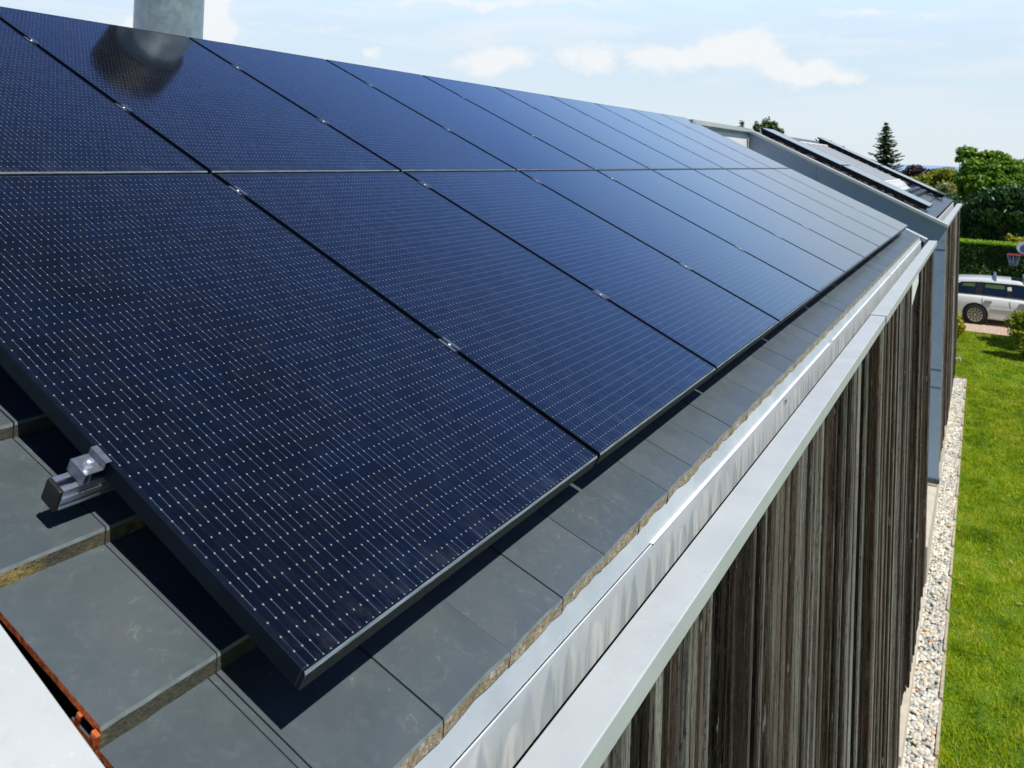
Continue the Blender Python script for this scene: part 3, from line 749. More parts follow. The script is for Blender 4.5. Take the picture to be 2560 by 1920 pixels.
# pebbles
import bmesh
def ico(sub):
    bm = bmesh.new(); bmesh.ops.create_icosphere(bm, subdivisions=sub, radius=1.)
    v = np.array([p.co[:] for p in bm.verts]); f = np.array([[q.index for q in fc.verts] for fc in bm.faces]); bm.free(); return v, f
def scatter_mesh(name, V, F, mats, rnd, smooth=True):
    """V: (n,k,3) vertices, F: (m,3 or 4) faces of one item"""
    n, k, _ = V.shape; m, c = F.shape
    me = bpy.data.meshes.new(name)
    me.vertices.add(n*k); me.vertices.foreach_set('co', V.reshape(-1).astype(np.float32))
    idx = (F[None]+(np.arange(n)*k)[:, None, None]).reshape(-1)
    me.loops.add(len(idx)); me.loops.foreach_set('vertex_index', idx.astype(np.int32))
    me.polygons.add(n*m); me.polygons.foreach_set('loop_start', np.arange(0, n*m*c, c, dtype=np.int32))
    me.polygons.foreach_set('loop_total', np.full(n*m, c, dtype=np.int32))
    me.polygons.foreach_set('use_smooth', np.full(n*m, smooth))
    for q in (mats if isinstance(mats, list) else [mats]): me.materials.append(MAT[q])
    at = me.attributes.new('rnd', 'FLOAT', 'FACE'); at.data.foreach_set('value', np.repeat(rnd, m).astype(np.float32))
    me.update(calc_edges=True); me.validate()
    o = bpy.data.objects.new(name, me); col.objects.link(o); return o
def rot_z(a):
    c, s = np.cos(a), np.sin(a); z = np.zeros_like(a); o = np.ones_like(a)
    return np.stack([np.stack([c, -s, z], -1), np.stack([s, c, z], -1), np.stack([z, z, o], -1)], -2)
iv, iff = ico(2)
P_ = []
cell = .040
for a in np.arange(5.5, 23.9, cell):
    for b_ in np.arange(-.575, -.285, cell):
        if random.random() < .93: P_.append((a+random.uniform(-.012, .012), b_+random.uniform(-.012, .012)))
P_ = np.array(P_); n = len(P_)
yl = -.585+(.043/21)*(P_[:, 0]-3); P_[:, 1] = np.maximum(P_[:, 1], yl+.012)
sz = rng.uniform(.0175, .0285, n)*rng.choice([1, 1, 1.25], n)
A = rot_z(rng.uniform(0, 6.28, n)); tilt = rng.uniform(-.25, .25, n); c, s = np.cos(tilt), np.sin(tilt)
Tx = np.stack([np.stack([np.ones(n), np.zeros(n), np.zeros(n)], -1), np.stack([np.zeros(n), c, -s], -1), np.stack([np.zeros(n), s, c], -1)], -2)
SCL = np.stack([sz*rng.uniform(1.0, 1.4, n), sz, sz*rng.uniform(.6, .8, n)], -1)
V = np.einsum('nij,nkj->nki', A@Tx, iv[None]*SCL[:, None])
V[..., 0] += P_[:, 0, None]; V[..., 1] += P_[:, 1, None]; V[..., 2] += (gz(P_[:, 0])+.016+rng.uniform(0, .016, n))[:, None]
tag(scatter_mesh('pebbles', V, iff, 'pebble', rng.random(n)), 'pale rounded pebbles filling the strip along the house wall', 'pebbles', kind='stuff')

# grass blades
nb = 210000
gx_ = 6.0+(29.6-6.0)*rng.random(nb)**.85; wid = .6+ (gx_-6)*.085
yy = -.615-rng.random(nb)**1.15*(wid*1.5+.9)
clump = np.sin(gx_*7.3+np.cos(yy*5.1)*2)*np.sin(yy*9.1+np.sin(gx_*3.7)*2)
h = (.025+.028*rng.random(nb))*(1+.6*clump); w = rng.uniform(.004, .0085, nb)*(1+(gx_-6)*.045)
ang = rng.uniform(0, 6.28, nb); lean = rng.uniform(.2, 1.1, nb)*h; la = rng.uniform(0, 6.28, nb)
far = (gx_ > 24.0) & (rng.random(nb) < .35); yy = np.where(far, -.2-rng.random(nb)*.5, yy)
bx = np.stack([gx_, yy, gz(gx_)], -1)
V = np.zeros((nb, 3, 3)); dx = np.stack([np.cos(ang)*w, np.sin(ang)*w, 0*w], -1)
V[:, 0] = bx-dx; V[:, 1] = bx+dx; V[:, 2] = bx+np.stack([np.cos(la)*lean, np.sin(la)*lean, h], -1)
tag(scatter_mesh('grass', V, np.array([[0, 1, 2]]), 'blade', rng.random(nb), False), 'short bright green grass of the lawn beside the pebbles', 'grass', kind='stuff')
for i, (lx, ly) in enumerate([(14.18, -1.07), (13.94, -1.36), (12.87, -.73), (12.72, -1.44), (14.67, -.66)]):
    l = MB(); a = random.uniform(0, 3); ca, sa = math.cos(a), math.sin(a); L = .05; W = .014
    pts = [(-L, 0, .01), (-.4*L, W, 0), (.5*L, W*.9, .004), (L, 0, .012), (.5*L, -W*.9, .004), (-.4*L, -W, 0)]
    l.add([(lx+p[0]*ca-p[1]*sa, ly+p[0]*sa+p[1]*ca, gz(lx)+.045+p[2]) for p in pts], [(0, 1, 2, 3, 4, 5)])
    tag(l.build('fallen_leaf', 'litter'), ['fallen brown leaf on the lawn, second farthest of the five', 'fallen brown leaf on the lawn, middle one near the right picture edge', 'fallen pale leaf on the lawn closest to the pebble strip edge, halfway down', 'fallen brown leaf on the lawn, nearest of the five at the right', 'fallen brown leaf on the lawn, farthest of the five, beside the edging'][i], 'leaf', 'fallen leaves on the lawn')

# ------------------------------------------------------------------ foliage
def leaf_cloud(blobs, n, size, aspect=1.6, shell=.55, droop=0.):
    """blobs: (cx,cy,cz,rx,ry,rz). returns (n,4,3) quads scattered through the outer volume of the blobs"""
    B = np.array(blobs, float); vol = (B[:, 3]*B[:, 4]*B[:, 5])**.67; pick = rng.choice(len(B), n, p=vol/vol.sum())
    d = rng.normal(size=(n, 3)); d /= np.linalg.norm(d, axis=1)[:, None]
    rad = shell+(1-shell)*rng.random(n)**.6
    lump = 1+.22*np.sin(d[:, 0]*5+B[pick, 0]*3)*np.sin(d[:, 1]*6+pick)+.16*np.sin(d[:, 2]*9+d[:, 0]*7+pick*2.)
    P = B[pick, :3]+d*B[pick, 3:]*(rad*lump)[:, None]
    nn = d+rng.normal(size=(n, 3))*.7; nn[:, 2] += .4; nn /= np.linalg.norm(nn, axis=1)[:, None]
    a = np.cross(nn, rng.normal(size=(n, 3))); a /= np.linalg.norm(a, axis=1)[:, None]
    if droop: a[:, 2] -= droop; a /= np.linalg.norm(a, axis=1)[:, None]
    b_ = np.cross(nn, a); b_ /= np.linalg.norm(b_, axis=1)[:, None]
    s = size*rng.uniform(.6, 1.4, n)[:, None]
    V = np.stack([P-a*s*aspect*.5, P-b_*s*.45, P+a*s*aspect*.5, P+b_*s*.45], 1)
    return V
def tree(name, label, cat, x, y, zt, blobs, n, size, mat, trunk_r=.12, group=None, limbs=5, droop=0., shell=.5, aspect=1.6, limb_ends=None):
    zb = gz(min(x, 60)); root = empty(name, (x, y, zb)); root['label'] = label; root['category'] = cat
    if group: root['group'] = group
    V = leaf_cloud(blobs, n, size, aspect, shell, droop)-np.array([x, y, zb])
    o = scatter_mesh('crown', V, np.array([[0, 1, 2, 3]]), mat, rng.random(n), False); o.parent = root
    t = MB(); h = zt-zb; cur = Vector((0, 0, -.1)); r = trunk_r
    for i in range(5):
        nx = Vector((random.uniform(-.05, .05)*h*.3, random.uniform(-.05, .05)*h*.3, h*.75*(i+1)/5)); t.tube(cur, nx, r, r*.78, 8, cap=False); cur = nx; r *= .78
    for (bx_, by_, bz_, *_r) in blobs[:max(limbs, 0)]:
        st = Vector((0, 0, min(h*.55, max(.3, (bz_-zb)*.6)))); e = Vector((bx_-x, by_-y, bz_-zb)); mid = st.lerp(e, .5)+Vector((0, 0, .1))
        t.tube(st, mid, trunk_r*.5, trunk_r*.3, 6, cap=False); t.tube(mid, e, trunk_r*.3, trunk_r*.1, 6, cap=False)
    t.build('trunk', 'bark', root); return root
def conifer(label, x, y, ztop, zlow, rlow, mat, tiers=16, group=None, per=13, name='spruce_tree', cat='spruce', upturn=.25, lsz=.1):
    zb = gz(min(x, 60)); root = empty(name, (x, y, zb)); root['label'] = label; root['category'] = cat
    if group: root['group'] = group
    t = MB(); t.tube((0, 0, -.1), (0, 0, ztop-zb), .16, .015, 8)
    quads = []
    for i in range(tiers):
        f = (i+.5)/tiers; z = ztop-(ztop-zlow)*f; rad = rlow*(f**.85)*random.uniform(.85, 1.1)+.06
        for k in range(per):
            a = 2*math.pi*k/per+random.uniform(-.3, .3); L = rad*random.choice([random.uniform(.35, .8), random.uniform(.7, 1.22)]); zj = random.uniform(-.5, .5)*(ztop-zlow)/tiers
            p0_ = Vector((0, 0, z+zj-zb)); droop_ = -random.uniform(.05, .3)*L+zj
            tip = Vector((math.cos(a)*L, math.sin(a)*L, z-zb+droop_+upturn*L*.5))
            mid = Vector((math.cos(a)*L*.6, math.sin(a)*L*.6, z-zb+droop_))
            t.tube(p0_, mid, .02, .012, 4, cap=False); t.tube(mid, tip, .012, .004, 4, cap=False)
            m = max(5, int(L*26))
            for q in range(m):
                s_ = (q+random.random())/m; p = p0_.lerp(mid, s_/.6) if s_ < .6 else mid.lerp(tip, (s_-.6)/.4)
                side = Vector((-math.sin(a), math.cos(a), 0)); 
                for sd_ in (-1, 1):
                    e = p+side*sd_*lsz*random.uniform(.6, 1.5)*(1.1-s_*.6)+Vector((math.cos(a), math.sin(a), 0))*lsz*.7+Vector((0, 0, random.uniform(-.07, .02)))
                    w_ = Vector((math.cos(a), math.sin(a), random.uniform(-.6, .6)))*lsz*.5
                    quads.append([p-w_, p+w_, e+w_*.5, e-w_*.5])
    V = np.array([[list(v) for v in q] for q in quads])
    o = scatter_mesh('crown', V, np.array([[0, 1, 2, 3]]), mat, rng.random(len(V)), False); o.parent = root
    t.build('trunk', 'bark', root); return root

conifer('tall grey-green spruce with layered branches standing alone against the sky', 70, 5.95, 3.95, -1.4, 2.1, 'leaf_spruce', 26, per=17, lsz=.11)
conifer('small dark spruce tip showing above the pale coping, leftmost tree', 60, 14.5, 3.55, .5, .9, 'leaf_spruce', 10)
tree('cypress_tree', 'small narrow cypress tip just left of the round green tree above the far roof', 'cypress', 60, 13.45, 3.0, [(60, 13.45, 2.9, .22, .22, .55), (60, 13.4, 2.3, .3, .28, .6)], 1600, .09, 'leaf_cypress', .08, limbs=0)
tree('cypress_tree', 'broad round-topped green conifer above the ridge of the far house', 'conifer', 60, 12.4, 3.2, [(60, 12.75, 2.95, .45, .42, .72), (60, 12.3, 2.75, .5, .45, .75), (60, 11.85, 2.4, .42, .4, .6), (60, 12.5, 2.0, .9, .7, .8), (60, 11.6, 2.0, .3, .3, .35)], 7000, .10, 'leaf_cypress', .12)
tree('pine_tree', 'sparse flat pine with bare top twigs above the middle of the far roof', 'pine', 60, 8.5, 2.5, [(60, 8.6, 2.05, .30, .3, .18), (60, 8.35, 1.9, .45, .3, .16), (60, 7.9, 1.55, .30, .3, .16), (60, 7.62, 1.75, .12, .1, .12), (60, 8.3, 1.5, .7, .4, .3)], 2600, .09, 'leaf_cypress', .05)
tree('beech_tree', 'dark purple-leaved tree to the right of the tall spruce', 'beech', 62, 3.2, .6, [(62, 3.3, .35, .75, .6, .42), (62, 2.7, .15, .6, .45, .38), (62, 3.8, .1, .6, .45, .36), (62, 3.2, -.5, 1.2, 1.2, .7)], 7000, .10, 'leaf_purple', .15, shell=.6)
tree('round_tree', 'small grey-green round tree behind the yellow shrubs, below the sea horizon', 'tree', 66, 2.3, .5, [(66, 2.3, .25, .55, .5, .35), (66, 2.1, -.4, 1., .9, .6)], 3600, .09, 'leaf_spruce', .1)
tree('shrub', 'wide yellow-green shrub below the purple tree', 'shrub', 52, 1.9, .3, [(52, 2.5, -.25, .5, .55, .42), (52, 1.9, -.1, .5, .5, .45), (52, 1.4, .1, .5, .5, .5), (52, 2.2, -.9, 1., 1.1, .7), (52, 1.3, -.8, .8, .7, .7)], 9000, .09, 'leaf_yellow', .1)
tree('shrub', 'taller olive-green shrub between the yellow shrub and the big tree', 'shrub', 51.5, .95, .6, [(51.5, .95, .35, .45, .45, .38), (51.5, .7, -.1, .5, .45, .5), (51.5, 1.1, -.5, .6, .6, .6), (51.5, .8, -1.4, .8, .9, .9)], 7000, .09, 'leaf_yellow', .1)
tree('shrub', 'pale feathery cream-green shrub above the end of the far roof', 'shrub', 47, .85, -.2, [(47, .9, -.35, .4, .42, .35), (47, .7, -.6, .4, .4, .35), (47, 1.05, -.75, .5, .5, .4), (47, .8, -1.3, .6, .6, .6)], 6000, .075, 'leaf_pale', .06, droop=.7)
# the big tree group at the right
tree('broadleaf_tree', 'big bright green tree with open upper branches at the right edge', 'tree', 48, -1.3, 1.2,
     [(48, .15, 1.55, .38, .34, .26), (48, .32, 1.15, .26, .24, .16), (48, -.15, 1.5, .4, .36, .26), (48.3, -.5, 1.25, .4, .4, .3), (48, -.85, 1.45, .3, .26, .2), (48, -1.3, 1.35, .45, .42, .28), (48, -1.65, 1.2, .4, .36, .28), (47.6, -.4, .75, .7, .7, .5), (47.6, -1.2, .6, .8, .85, .6), (47.8, -2.0, .75, .8, .7, .5), (47.5, .1, .2, .5, .45, .5), (47.3, -.6, .05, .8, .8, .6), (47.3, -1.6, 0, .9, .9, .6), (47.8, -2.6, .3, .9, .9, .8), (48, 0, -.6, .6, .5, .7), (48.3, -3.6, .7, 1.1, 1.1, 1.3)],
     30000, .10, 'leaf_bright', .22, limbs=16)
tree('yew_tree', 'dark green drooping evergreen in front of the big bright tree', 'evergreen tree', 42, -1.6, -.3,
     [(42, -.55, -.75, .45, .42, .40), (42, -1.05, -.55, .5, .45, .45), (42, -1.6, -.45, .6, .5, .5), (42, -2.2, -.4, .6, .5, .5), (42, -2.9, -.5, .8, .8, .7), (42.4, -.3, -1.3, .6, .6, .5), (42.2, -1.2, -1.2, .9, .8, .5), (42.2, -2.2, -1.2, .9, .9, .6), (42.6, .3, -1.9, .6, .6, .7), (42.8, -.8, -2.2, 1., 1., .7), (42.8, -2.2, -2.2, 1.1, 1.2, .8), (43, -3.6, -1.6, 1.2, 1.2, 1.6)],
     26000, .085, 'leaf_dark', .2, droop=1.2, aspect=2.2)
tree('yew_tree', 'shadowy dark bush between the house end and the drooping evergreen', 'evergreen bush', 44, .6, -1.2, [(44, .45, -1.1, .5, .45, .6), (44, .9, -1.6, .6, .6, .7), (44, .2, -2., .7, .7, .8), (44, 1.2, -2.6, 1., 1., .8)], 9000, .09, 'leaf_dark', .1)
tree('shrub', 'golden yellow leafy shrub peeping over the right end of the hedge', 'shrub', 37, -2.0, -1.8, [(37, -1.72, -1.88, .13, .12, .14), (37, -2.05, -1.93, .22, .22, .1), (37, -2.5, -1.85, .3, .3, .18), (37, -2.0, -2.3, .4, .5, .4)], 2600, .07, 'leaf_gold', .04)
tree('pine_tree', 'dark pine tip cut by the right picture edge above the bright tree', 'pine', 58, -3.2, 1.5, [(58, -3.15, 1.35, .35, .3, .5), (58, -3.3, .6, .8, .7, .7)], 2600, .1, 'leaf_dark', .1)
tree('golden_shrub', 'yellow-green shrub with golden tips in front of the car at the right edge', 'shrub', 27, -1.95, -3.3,
     [(27, -1.85, -3.35, .22, .24, .2), (27, -1.62, -3.55, .2, .2, .18), (27, -2.1, -3.5, .35, .35, .35), (27, -1.85, -3.8, .35, .3, .3), (27, -2.2, -4.1, .5, .5, .4)], 6500, .045, 'leaf_yellow', .03)
tree('golden_shrub', 'small yellow-green shrub beside the corner of the far house, left of the car wheel', 'shrub', 26.4, -.22, -3.5,
     [(26.4, -.2, -3.5, .2, .17, .17), (26.4, -.3, -3.75, .2, .17, .2), (26.4, -.1, -3.9, .3, .22, .3)], 3600, .045, 'leaf_gold', .03)
# a tree outside the picture that throws its shade on the far lawn
tree('broadleaf_tree', 'leafy garden tree just outside the right edge shading the far lawn', 'tree', 28.4, -3.8, -1.,
     [(28.3, -3.15, -1.75, .7, .75, .6), (28.7, -3.75, -1.5, .8, .8, .7), (27.9, -3.0, -2.4, .5, .55, .5), (28.6, -4.4, -1.8, .9, .9, .8), (27.5, -3.4, -2.6, .5, .6, .5)], 9000, .11, 'leaf_bright', .1)

# hedge
hroot = empty('hedge', (34.8, -1.5, gz(34.8))); tag(hroot, 'long clipped dark green hedge with a lit top behind the parked car', 'hedge')
hb_ = Vector(hroot.location)
def slab(n, xr, yr, zr, size, mat, name, up):
    P = np.stack([rng.uniform(*xr, n), rng.uniform(*yr, n), rng.uniform(*zr, n)], -1)
    P[:, 0] += .05*np.sin(P[:, 1]*4)+.04*np.sin(P[:, 2]*6+P[:, 1]*2)
    nn = rng.normal(size=(n, 3))*.6; nn[:, 0] -= 1-up; nn[:, 2] += up*1.2; nn /= np.linalg.norm(nn, axis=1)[:, None]
    a = np.cross(nn, rng.normal(size=(n, 3))); a /= np.linalg.norm(a, axis=1)[:, None]; b_ = np.cross(nn, a)
    s = size*rng.uniform(.6, 1.4, n)[:, None]
    V = np.stack([P-a*s*.8, P-b_*s*.45, P+a*s*.8, P+b_*s*.45], 1)-np.array(hb_)
    o = scatter_mesh(name, V, np.array([[0, 1, 2, 3]]), mat, rng.random(n), False); o.parent = hroot
slab(42000, (34.55, 34.72), (-4.2, 3.2), (-4.25, -2.0), .055, 'leaf_hedge', 'foliage', 0.)
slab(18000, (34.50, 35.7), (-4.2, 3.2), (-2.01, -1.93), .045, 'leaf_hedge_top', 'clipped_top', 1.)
hc = MB(); hc.box(34.74-hb_.x, 35.7-hb_.x, -4.2-hb_.y, 3.2-hb_.y, -4.3-hb_.z, -2.02-hb_.z); hc.build('inner_branches', 'leaf_hedge', hroot)

# ------------------------------------------------------------------ basketball hoop
bh = empty('basketball_hoop', (33.3, -2.12, gz(33.3))); tag(bh, 'basketball hoop with a blue and white board in front of the hedge, right edge', 'basketball hoop')
bb = Vector(bh.location)
def bhb(mb, name, mats, **kw):
    mb.v = [tuple(Vector(v)-bb) for v in mb.v]; return mb.build(name, mats, bh, **kw)
m = MB(); m.tube((33.45, -2.35, gz(33.3)), (33.45, -2.35, -1.8), .04, seg=12); bhb(m, 'pole', 'car_trim')
m = MB(); pts = [( -2.00+.17*math.sin(t)*1.0-.02*0, -1.93+.22*math.cos(t)) for t in [2*math.pi*i/20 for i in range(20)]]
bv = [(33.28, -2.06+.20*math.sin(2*math.pi*i/20), -1.93+.21*math.cos(2*math.pi*i/20)) for i in range(20)]
bv2 = [(33.31, y, z) for (_, y, z) in bv]
m.add(bv+bv2, [tuple(range(20)), tuple(range(20, 40))[::-1]]+[(i, 20+i, 20+(i+1) % 20, (i+1) % 20) for i in range(20)]); bhb(m, 'backboard', 'board_white')
m = MB(); bv = [(33.272, -2.09+.125*math.sin(2*math.pi*i/16), -1.96+.14*math.cos(2*math.pi*i/16)) for i in range(16)]; m.add(bv, [tuple(range(16))]); bhb(m, 'board_print', 'board_blue')
m = MB()
rc_ = (33.02, -1.77, -2.17); N = 24
for i in range(N):
    a, b_ = 2*math.pi*i/N, 2*math.pi*(i+1)/N
    m.tube((rc_[0]+.2*math.cos(a), rc_[1]+.2*math.sin(a), rc_[2]), (rc_[0]+.2*math.cos(b_), rc_[1]+.2*math.sin(b_), rc_[2]), .014, seg=6, cap=False)
m.box(33.2, 33.45, -1.86, -1.80, -2.22, -2.16); m.box(33.4, 33.45, -2.36, -1.80, -2.22, -2.16)
bhb(m, 'rim', 'hoop_red')
m = MB()
for i in range(12):
    a = 2*math.pi*i/12; a2 = a+.26; a3 = a-.26
    for aa in (a2, a3): m.tube((rc_[0]+.2*math.cos(a), rc_[1]+.2*math.sin(a), rc_[2]), (rc_[0]+.11*math.cos(aa), rc_[1]+.11*math.sin(aa), rc_[2]-.38), .006, seg=4, cap=False)
bhb(m, 'net', 'net_cord')

# ------------------------------------------------------------------ parked estate car (rear to the left, +y)
CX, CY = 31.0, .36            # near side plane x, rear bumper y ; length runs towards -y
cz0 = gz(31.5)-.04
car = empty('parked_car', (CX+.9, CY-2.4, cz0)); tag(car, 'silver estate car with a white-lit roof and roof bars, parked on the brick drive', 'car')
cb = Vector(car.location)
def cpt(w, s, z):             # w: across (0 centre, -1 near side .. ), s: from rear, z up
    return (CX+.93+w, CY-s, cz0+z)
def cbd(mb, name, mats, parent=None, **kw):
    p = parent or car; base = Vector(cb)
    mb.v = [tuple(Vector(v)-base) for v in mb.v]; return mb.build(name, mats, p, **kw)
def loft(mb, secs, mi=0, closed=True):
    n = len(secs[0]); vs = [cpt(*p) for s in secs for p in s]; fs = []
    for j in range(len(secs)-1):
        for i in range(n): fs.append((j*n+i, (j+1)*n+i, (j+1)*n+(i+1) % n, j*n+(i+1) % n))
    fs += [tuple(range(n)), tuple(range((len(secs)-1)*n, len(secs)*n))[::-1]]
    mb.add(vs, fs, mi)
body = MB(); secs = []
for (s, hw, zl, zb_, zt) in ((0, .80, .38, .86, .95), (.10, .87, .28, .90, .97), (.5, .915, .22, .92, .99), (1.1, .93, .20, .92, .985), (2.0, .93, .19, .90, .965), (3.0, .93, .19, .88, .94), (3.5, .925, .20, .86, .93), (4.1, .91, .22, .78, .86), (4.55, .87, .26, .66, .74), (4.75, .78, .32, .56, .62), (4.82, .66, .38, .50, .54)):
    half = [(hw*.86, zl), (hw*.965, zl+.05), (hw*.985, zl+.22), (hw, zl+(zb_-zl)*.62), (hw*.985, zb_-.05), (hw*.94, zb_), (hw*.80, zt)]
    secs.append([(-w, s, z) for w, z in half]+[(w, s, z) for w, z in half[::-1]])
loft(body, secs); cbody = cbd(body, 'body', 'car_paint', bevel=.01, smooth=True)
gh = MB(); secs = []
for (s, wb, wt, zb_, zt) in ((.10, .74, .70, .93, 1.10), (.28, .78, .60, .94, 1.36), (.55, .80, .62, .95, 1.455), (1.2, .81, .64, .95, 1.505), (2.1, .81, .65, .95, 1.52), (2.75, .80, .62, .94, 1.475), (3.2, .78, .60, .92, 1.22), (3.65, .76, .70, .91, .95)):
    half = [(wb, zb_), ((wb+wt)/2+.03, (zb_+zt)/2), (wt+.05, zt-.10), (wt, zt-.03), (wt*.6, zt)]
    secs.append([(-w, s, z) for w, z in half]+[(w, s, z) for w, z in half[::-1]])
loft(gh, secs); cbd(gh, 'roof', 'car_paint', smooth=True, bevel=.006)
def side_w(s, z):             # lateral position of greenhouse side at height z
    t = (z-.95)/(1.42-.95); return .815-.125*t+.012
def pane(poly, name, mat, off=.004):
    for sg in (-1, 1):
        m = MB(); m.add([cpt(sg*(side_w(s, z)+off), s, z) for s, z in poly], [tuple(range(len(poly))) if sg < 0 else tuple(range(len(poly)))[::-1]]); cbd(m, name, mat)
pane([(.30, .985), (3.25, .965), (2.70, 1.36), (2.2, 1.40), (1.2, 1.395), (.62, 1.35), (.45, 1.25)], 'window_surround', 'car_trim', .004)
pane([(.42, 1.0), (1.02, .995), (1.06, 1.35), (.66, 1.33), (.52, 1.24)], 'window', 'car_glass', .010)
pane([(1.22, .995), (1.95, .985), (1.93, 1.37), (1.27, 1.365)], 'window', 'car_glass', .010)
pane([(2.08, .985), (3.0, .975), (2.62, 1.34), (2.05, 1.37)], 'window', 'car_glass', .010)
pane([(.62, 1.22), (1.0, 1.22), (1.02, 1.33), (.68, 1.31)], 'glass_reflection', 'reflection_green', .014)  # green reflection painted as a pane over the dark glass
pane([(1.30, 1.22), (1.86, 1.215), (1.86, 1.335), (1.32, 1.335)], 'glass_reflection', 'reflection_green', .014)
for s in (1.03, 3.78):
    for sg in (-1, 1):
        m = MB(); w0 = sg*.925
        m.lathe(cpt(w0-(.06 if sg > 0 else -.06), s, .345), [(.0, -.065 if sg < 0 else .065), (.375, -.065 if sg < 0 else .065), (.375, 0)], 28, ax='x'); cbd(m, 'wheel_arch', 'dark_void')
        wroot = empty('wheel', Vector(cpt(w0, s, .325))-cb); wroot.parent = car
        cc = Vector((0, 0, 0)); q = -1 if sg < 0 else 1
        m = MB(); m.lathe((0, 0, 0), [(.225, .012*q), (.30, .018*q), (.322, .0), (.322, -.18*q), (.22, -.18*q)], 32, ax='x'); m.build('tyre', 'tyre_rubber', wroot, smooth=True)
        m = MB(); m.lathe((0, 0, 0), [(.226, .0), (.222, .010*q), (.205, .012*q), (.203, -.03*q)], 32, ax='x'); m.lathe((0, 0, 0), [(0, .012*q), (.045, .010*q), (.05, -.02*q)], 16, ax='x')
        for i in range(12):
            a = 2*math.pi*i/12; d = Vector((0, math.cos(a), math.sin(a))); e = Vector((0, -math.sin(a), math.cos(a)))
            p1, p2 = d*.03, d*.21
            m.add([p1-e*.010+Vector((.004*q, 0, 0)), p1+e*.010+Vector((.004*q, 0, 0)), p2+e*.021+Vector((.008*q, 0, 0)), p2-e*.021+Vector((.008*q, 0, 0))], [(0, 1, 2, 3)])
        m.build('rim', 'rim_alloy', wroot)
        m = MB(); m.lathe((0, 0, 0), [(0, -.034*q), (.21, -.034*q)], 24, ax='x'); m.build('brake_disc', 'dark_void', wroot)
for s in (1.30, 2.28):
    for sg in (-1, 1):
        m = MB(); a, b_ = sorted((sg*.915, sg*.965)); vs = [cpt(w, ss, z) for z in (.80, .835) for ss in (s, s+.22) for w in (a, b_)]
        m.add(vs, [(0, 2, 3, 1), (4, 5, 7, 6), (0, 1, 5, 4), (2, 6, 7, 3), (0, 4, 6, 2), (1, 3, 7, 5)]); cbd(m, 'door_handle', 'rim_alloy', bevel=.012)
m = MB()
for sg in (-1, 1):
    for z in (.56, .30): 
        a, b_ = sorted((sg*.915, sg*(.940 if z > .4 else .925))); vs = [cpt(w, ss, zz) for zz in (z, z+.03) for ss in (1.48, 3.3) for w in (a, b_)]
        m.add(vs, [(0, 2, 3, 1), (4, 5, 7, 6), (0, 1, 5, 4), (2, 6, 7, 3), (0, 4, 6, 2), (1, 3, 7, 5)])
cbd(m, 'side_moulding', 'board_white')
m = MB()
for sg in (-1, 1):
    for s in (1.23, 2.02):
        a, b_ = sorted((sg*.926, sg*.932)); vs = [cpt(w, ss, zz) for zz in (.30, .90) for ss in (s, s+.008) for w in (a, b_)]
        m.add(vs, [(0, 2, 3, 1), (4, 5, 7, 6), (0, 1, 5, 4), (2, 6, 7, 3), (0, 4, 6, 2), (1, 3, 7, 5)])
cbd(m, 'door_gap', 'car_trim')
for s in (1.58, 2.42):
    m = MB()
    for sg in (-1, 1):
        vs = [cpt(sg*.68, s-.05, 1.40), cpt(sg*.68, s+.06, 1.40), cpt(sg*.62, s+.03, 1.62), cpt(sg*.62, s-.02, 1.62), cpt(sg*.58, s-.05, 1.42), cpt(sg*.58, s+.06, 1.42), cpt(sg*.57, s+.03, 1.62), cpt(sg*.57, s-.02, 1.62)]
        f = [(0, 1, 2, 3), (4, 7, 6, 5), (0, 4, 5, 1), (3, 2, 6, 7), (0, 3, 7, 4), (1, 5, 6, 2)]; m.add(vs, f)
    vs = [cpt(w, ss, z) for z in (1.59, 1.62) for ss in (s-.03, s+.04) for w in (-.6, .6)]; m.add(vs, [(0, 2, 3, 1), (4, 5, 7, 6), (0, 1, 5, 4), (2, 6, 7, 3), (0, 4, 6, 2), (1, 3, 7, 5)])
    cbd(m, 'roof_bar', 'aluminium')
m = MB(); m.add([cpt(-.50, 2.05, 1.523), cpt(-.50, 2.6, 1.50), cpt(.5, 2.6, 1.50), cpt(.5, 2.05, 1.523)], [(0, 1, 2, 3)]); cbd(m, 'sunroof', 'car_glass')
for sg in (-1, 1):
    m = MB(); vs = [cpt(w, ss, z) for z in (.72, 1.2) for ss in (-.005, .1) for w in sorted((sg*.70, sg*.80))]; m.add(vs, [(0, 2, 3, 1), (4, 5, 7, 6), (0, 1, 5, 4), (2, 6, 7, 3), (0, 4, 6, 2), (1, 3, 7, 5)]); cbd(m, 'tail_light', 'lamp_red', bevel=.01)
m = MB(); m.add([cpt(-.62, 2.85, 1.46), cpt(.62, 2.85, 1.46), cpt(.72, 3.6, .97), cpt(-.72, 3.6, .97)], [(0, 1, 2, 3)]); cbd(m, 'windscreen', 'car_glass')

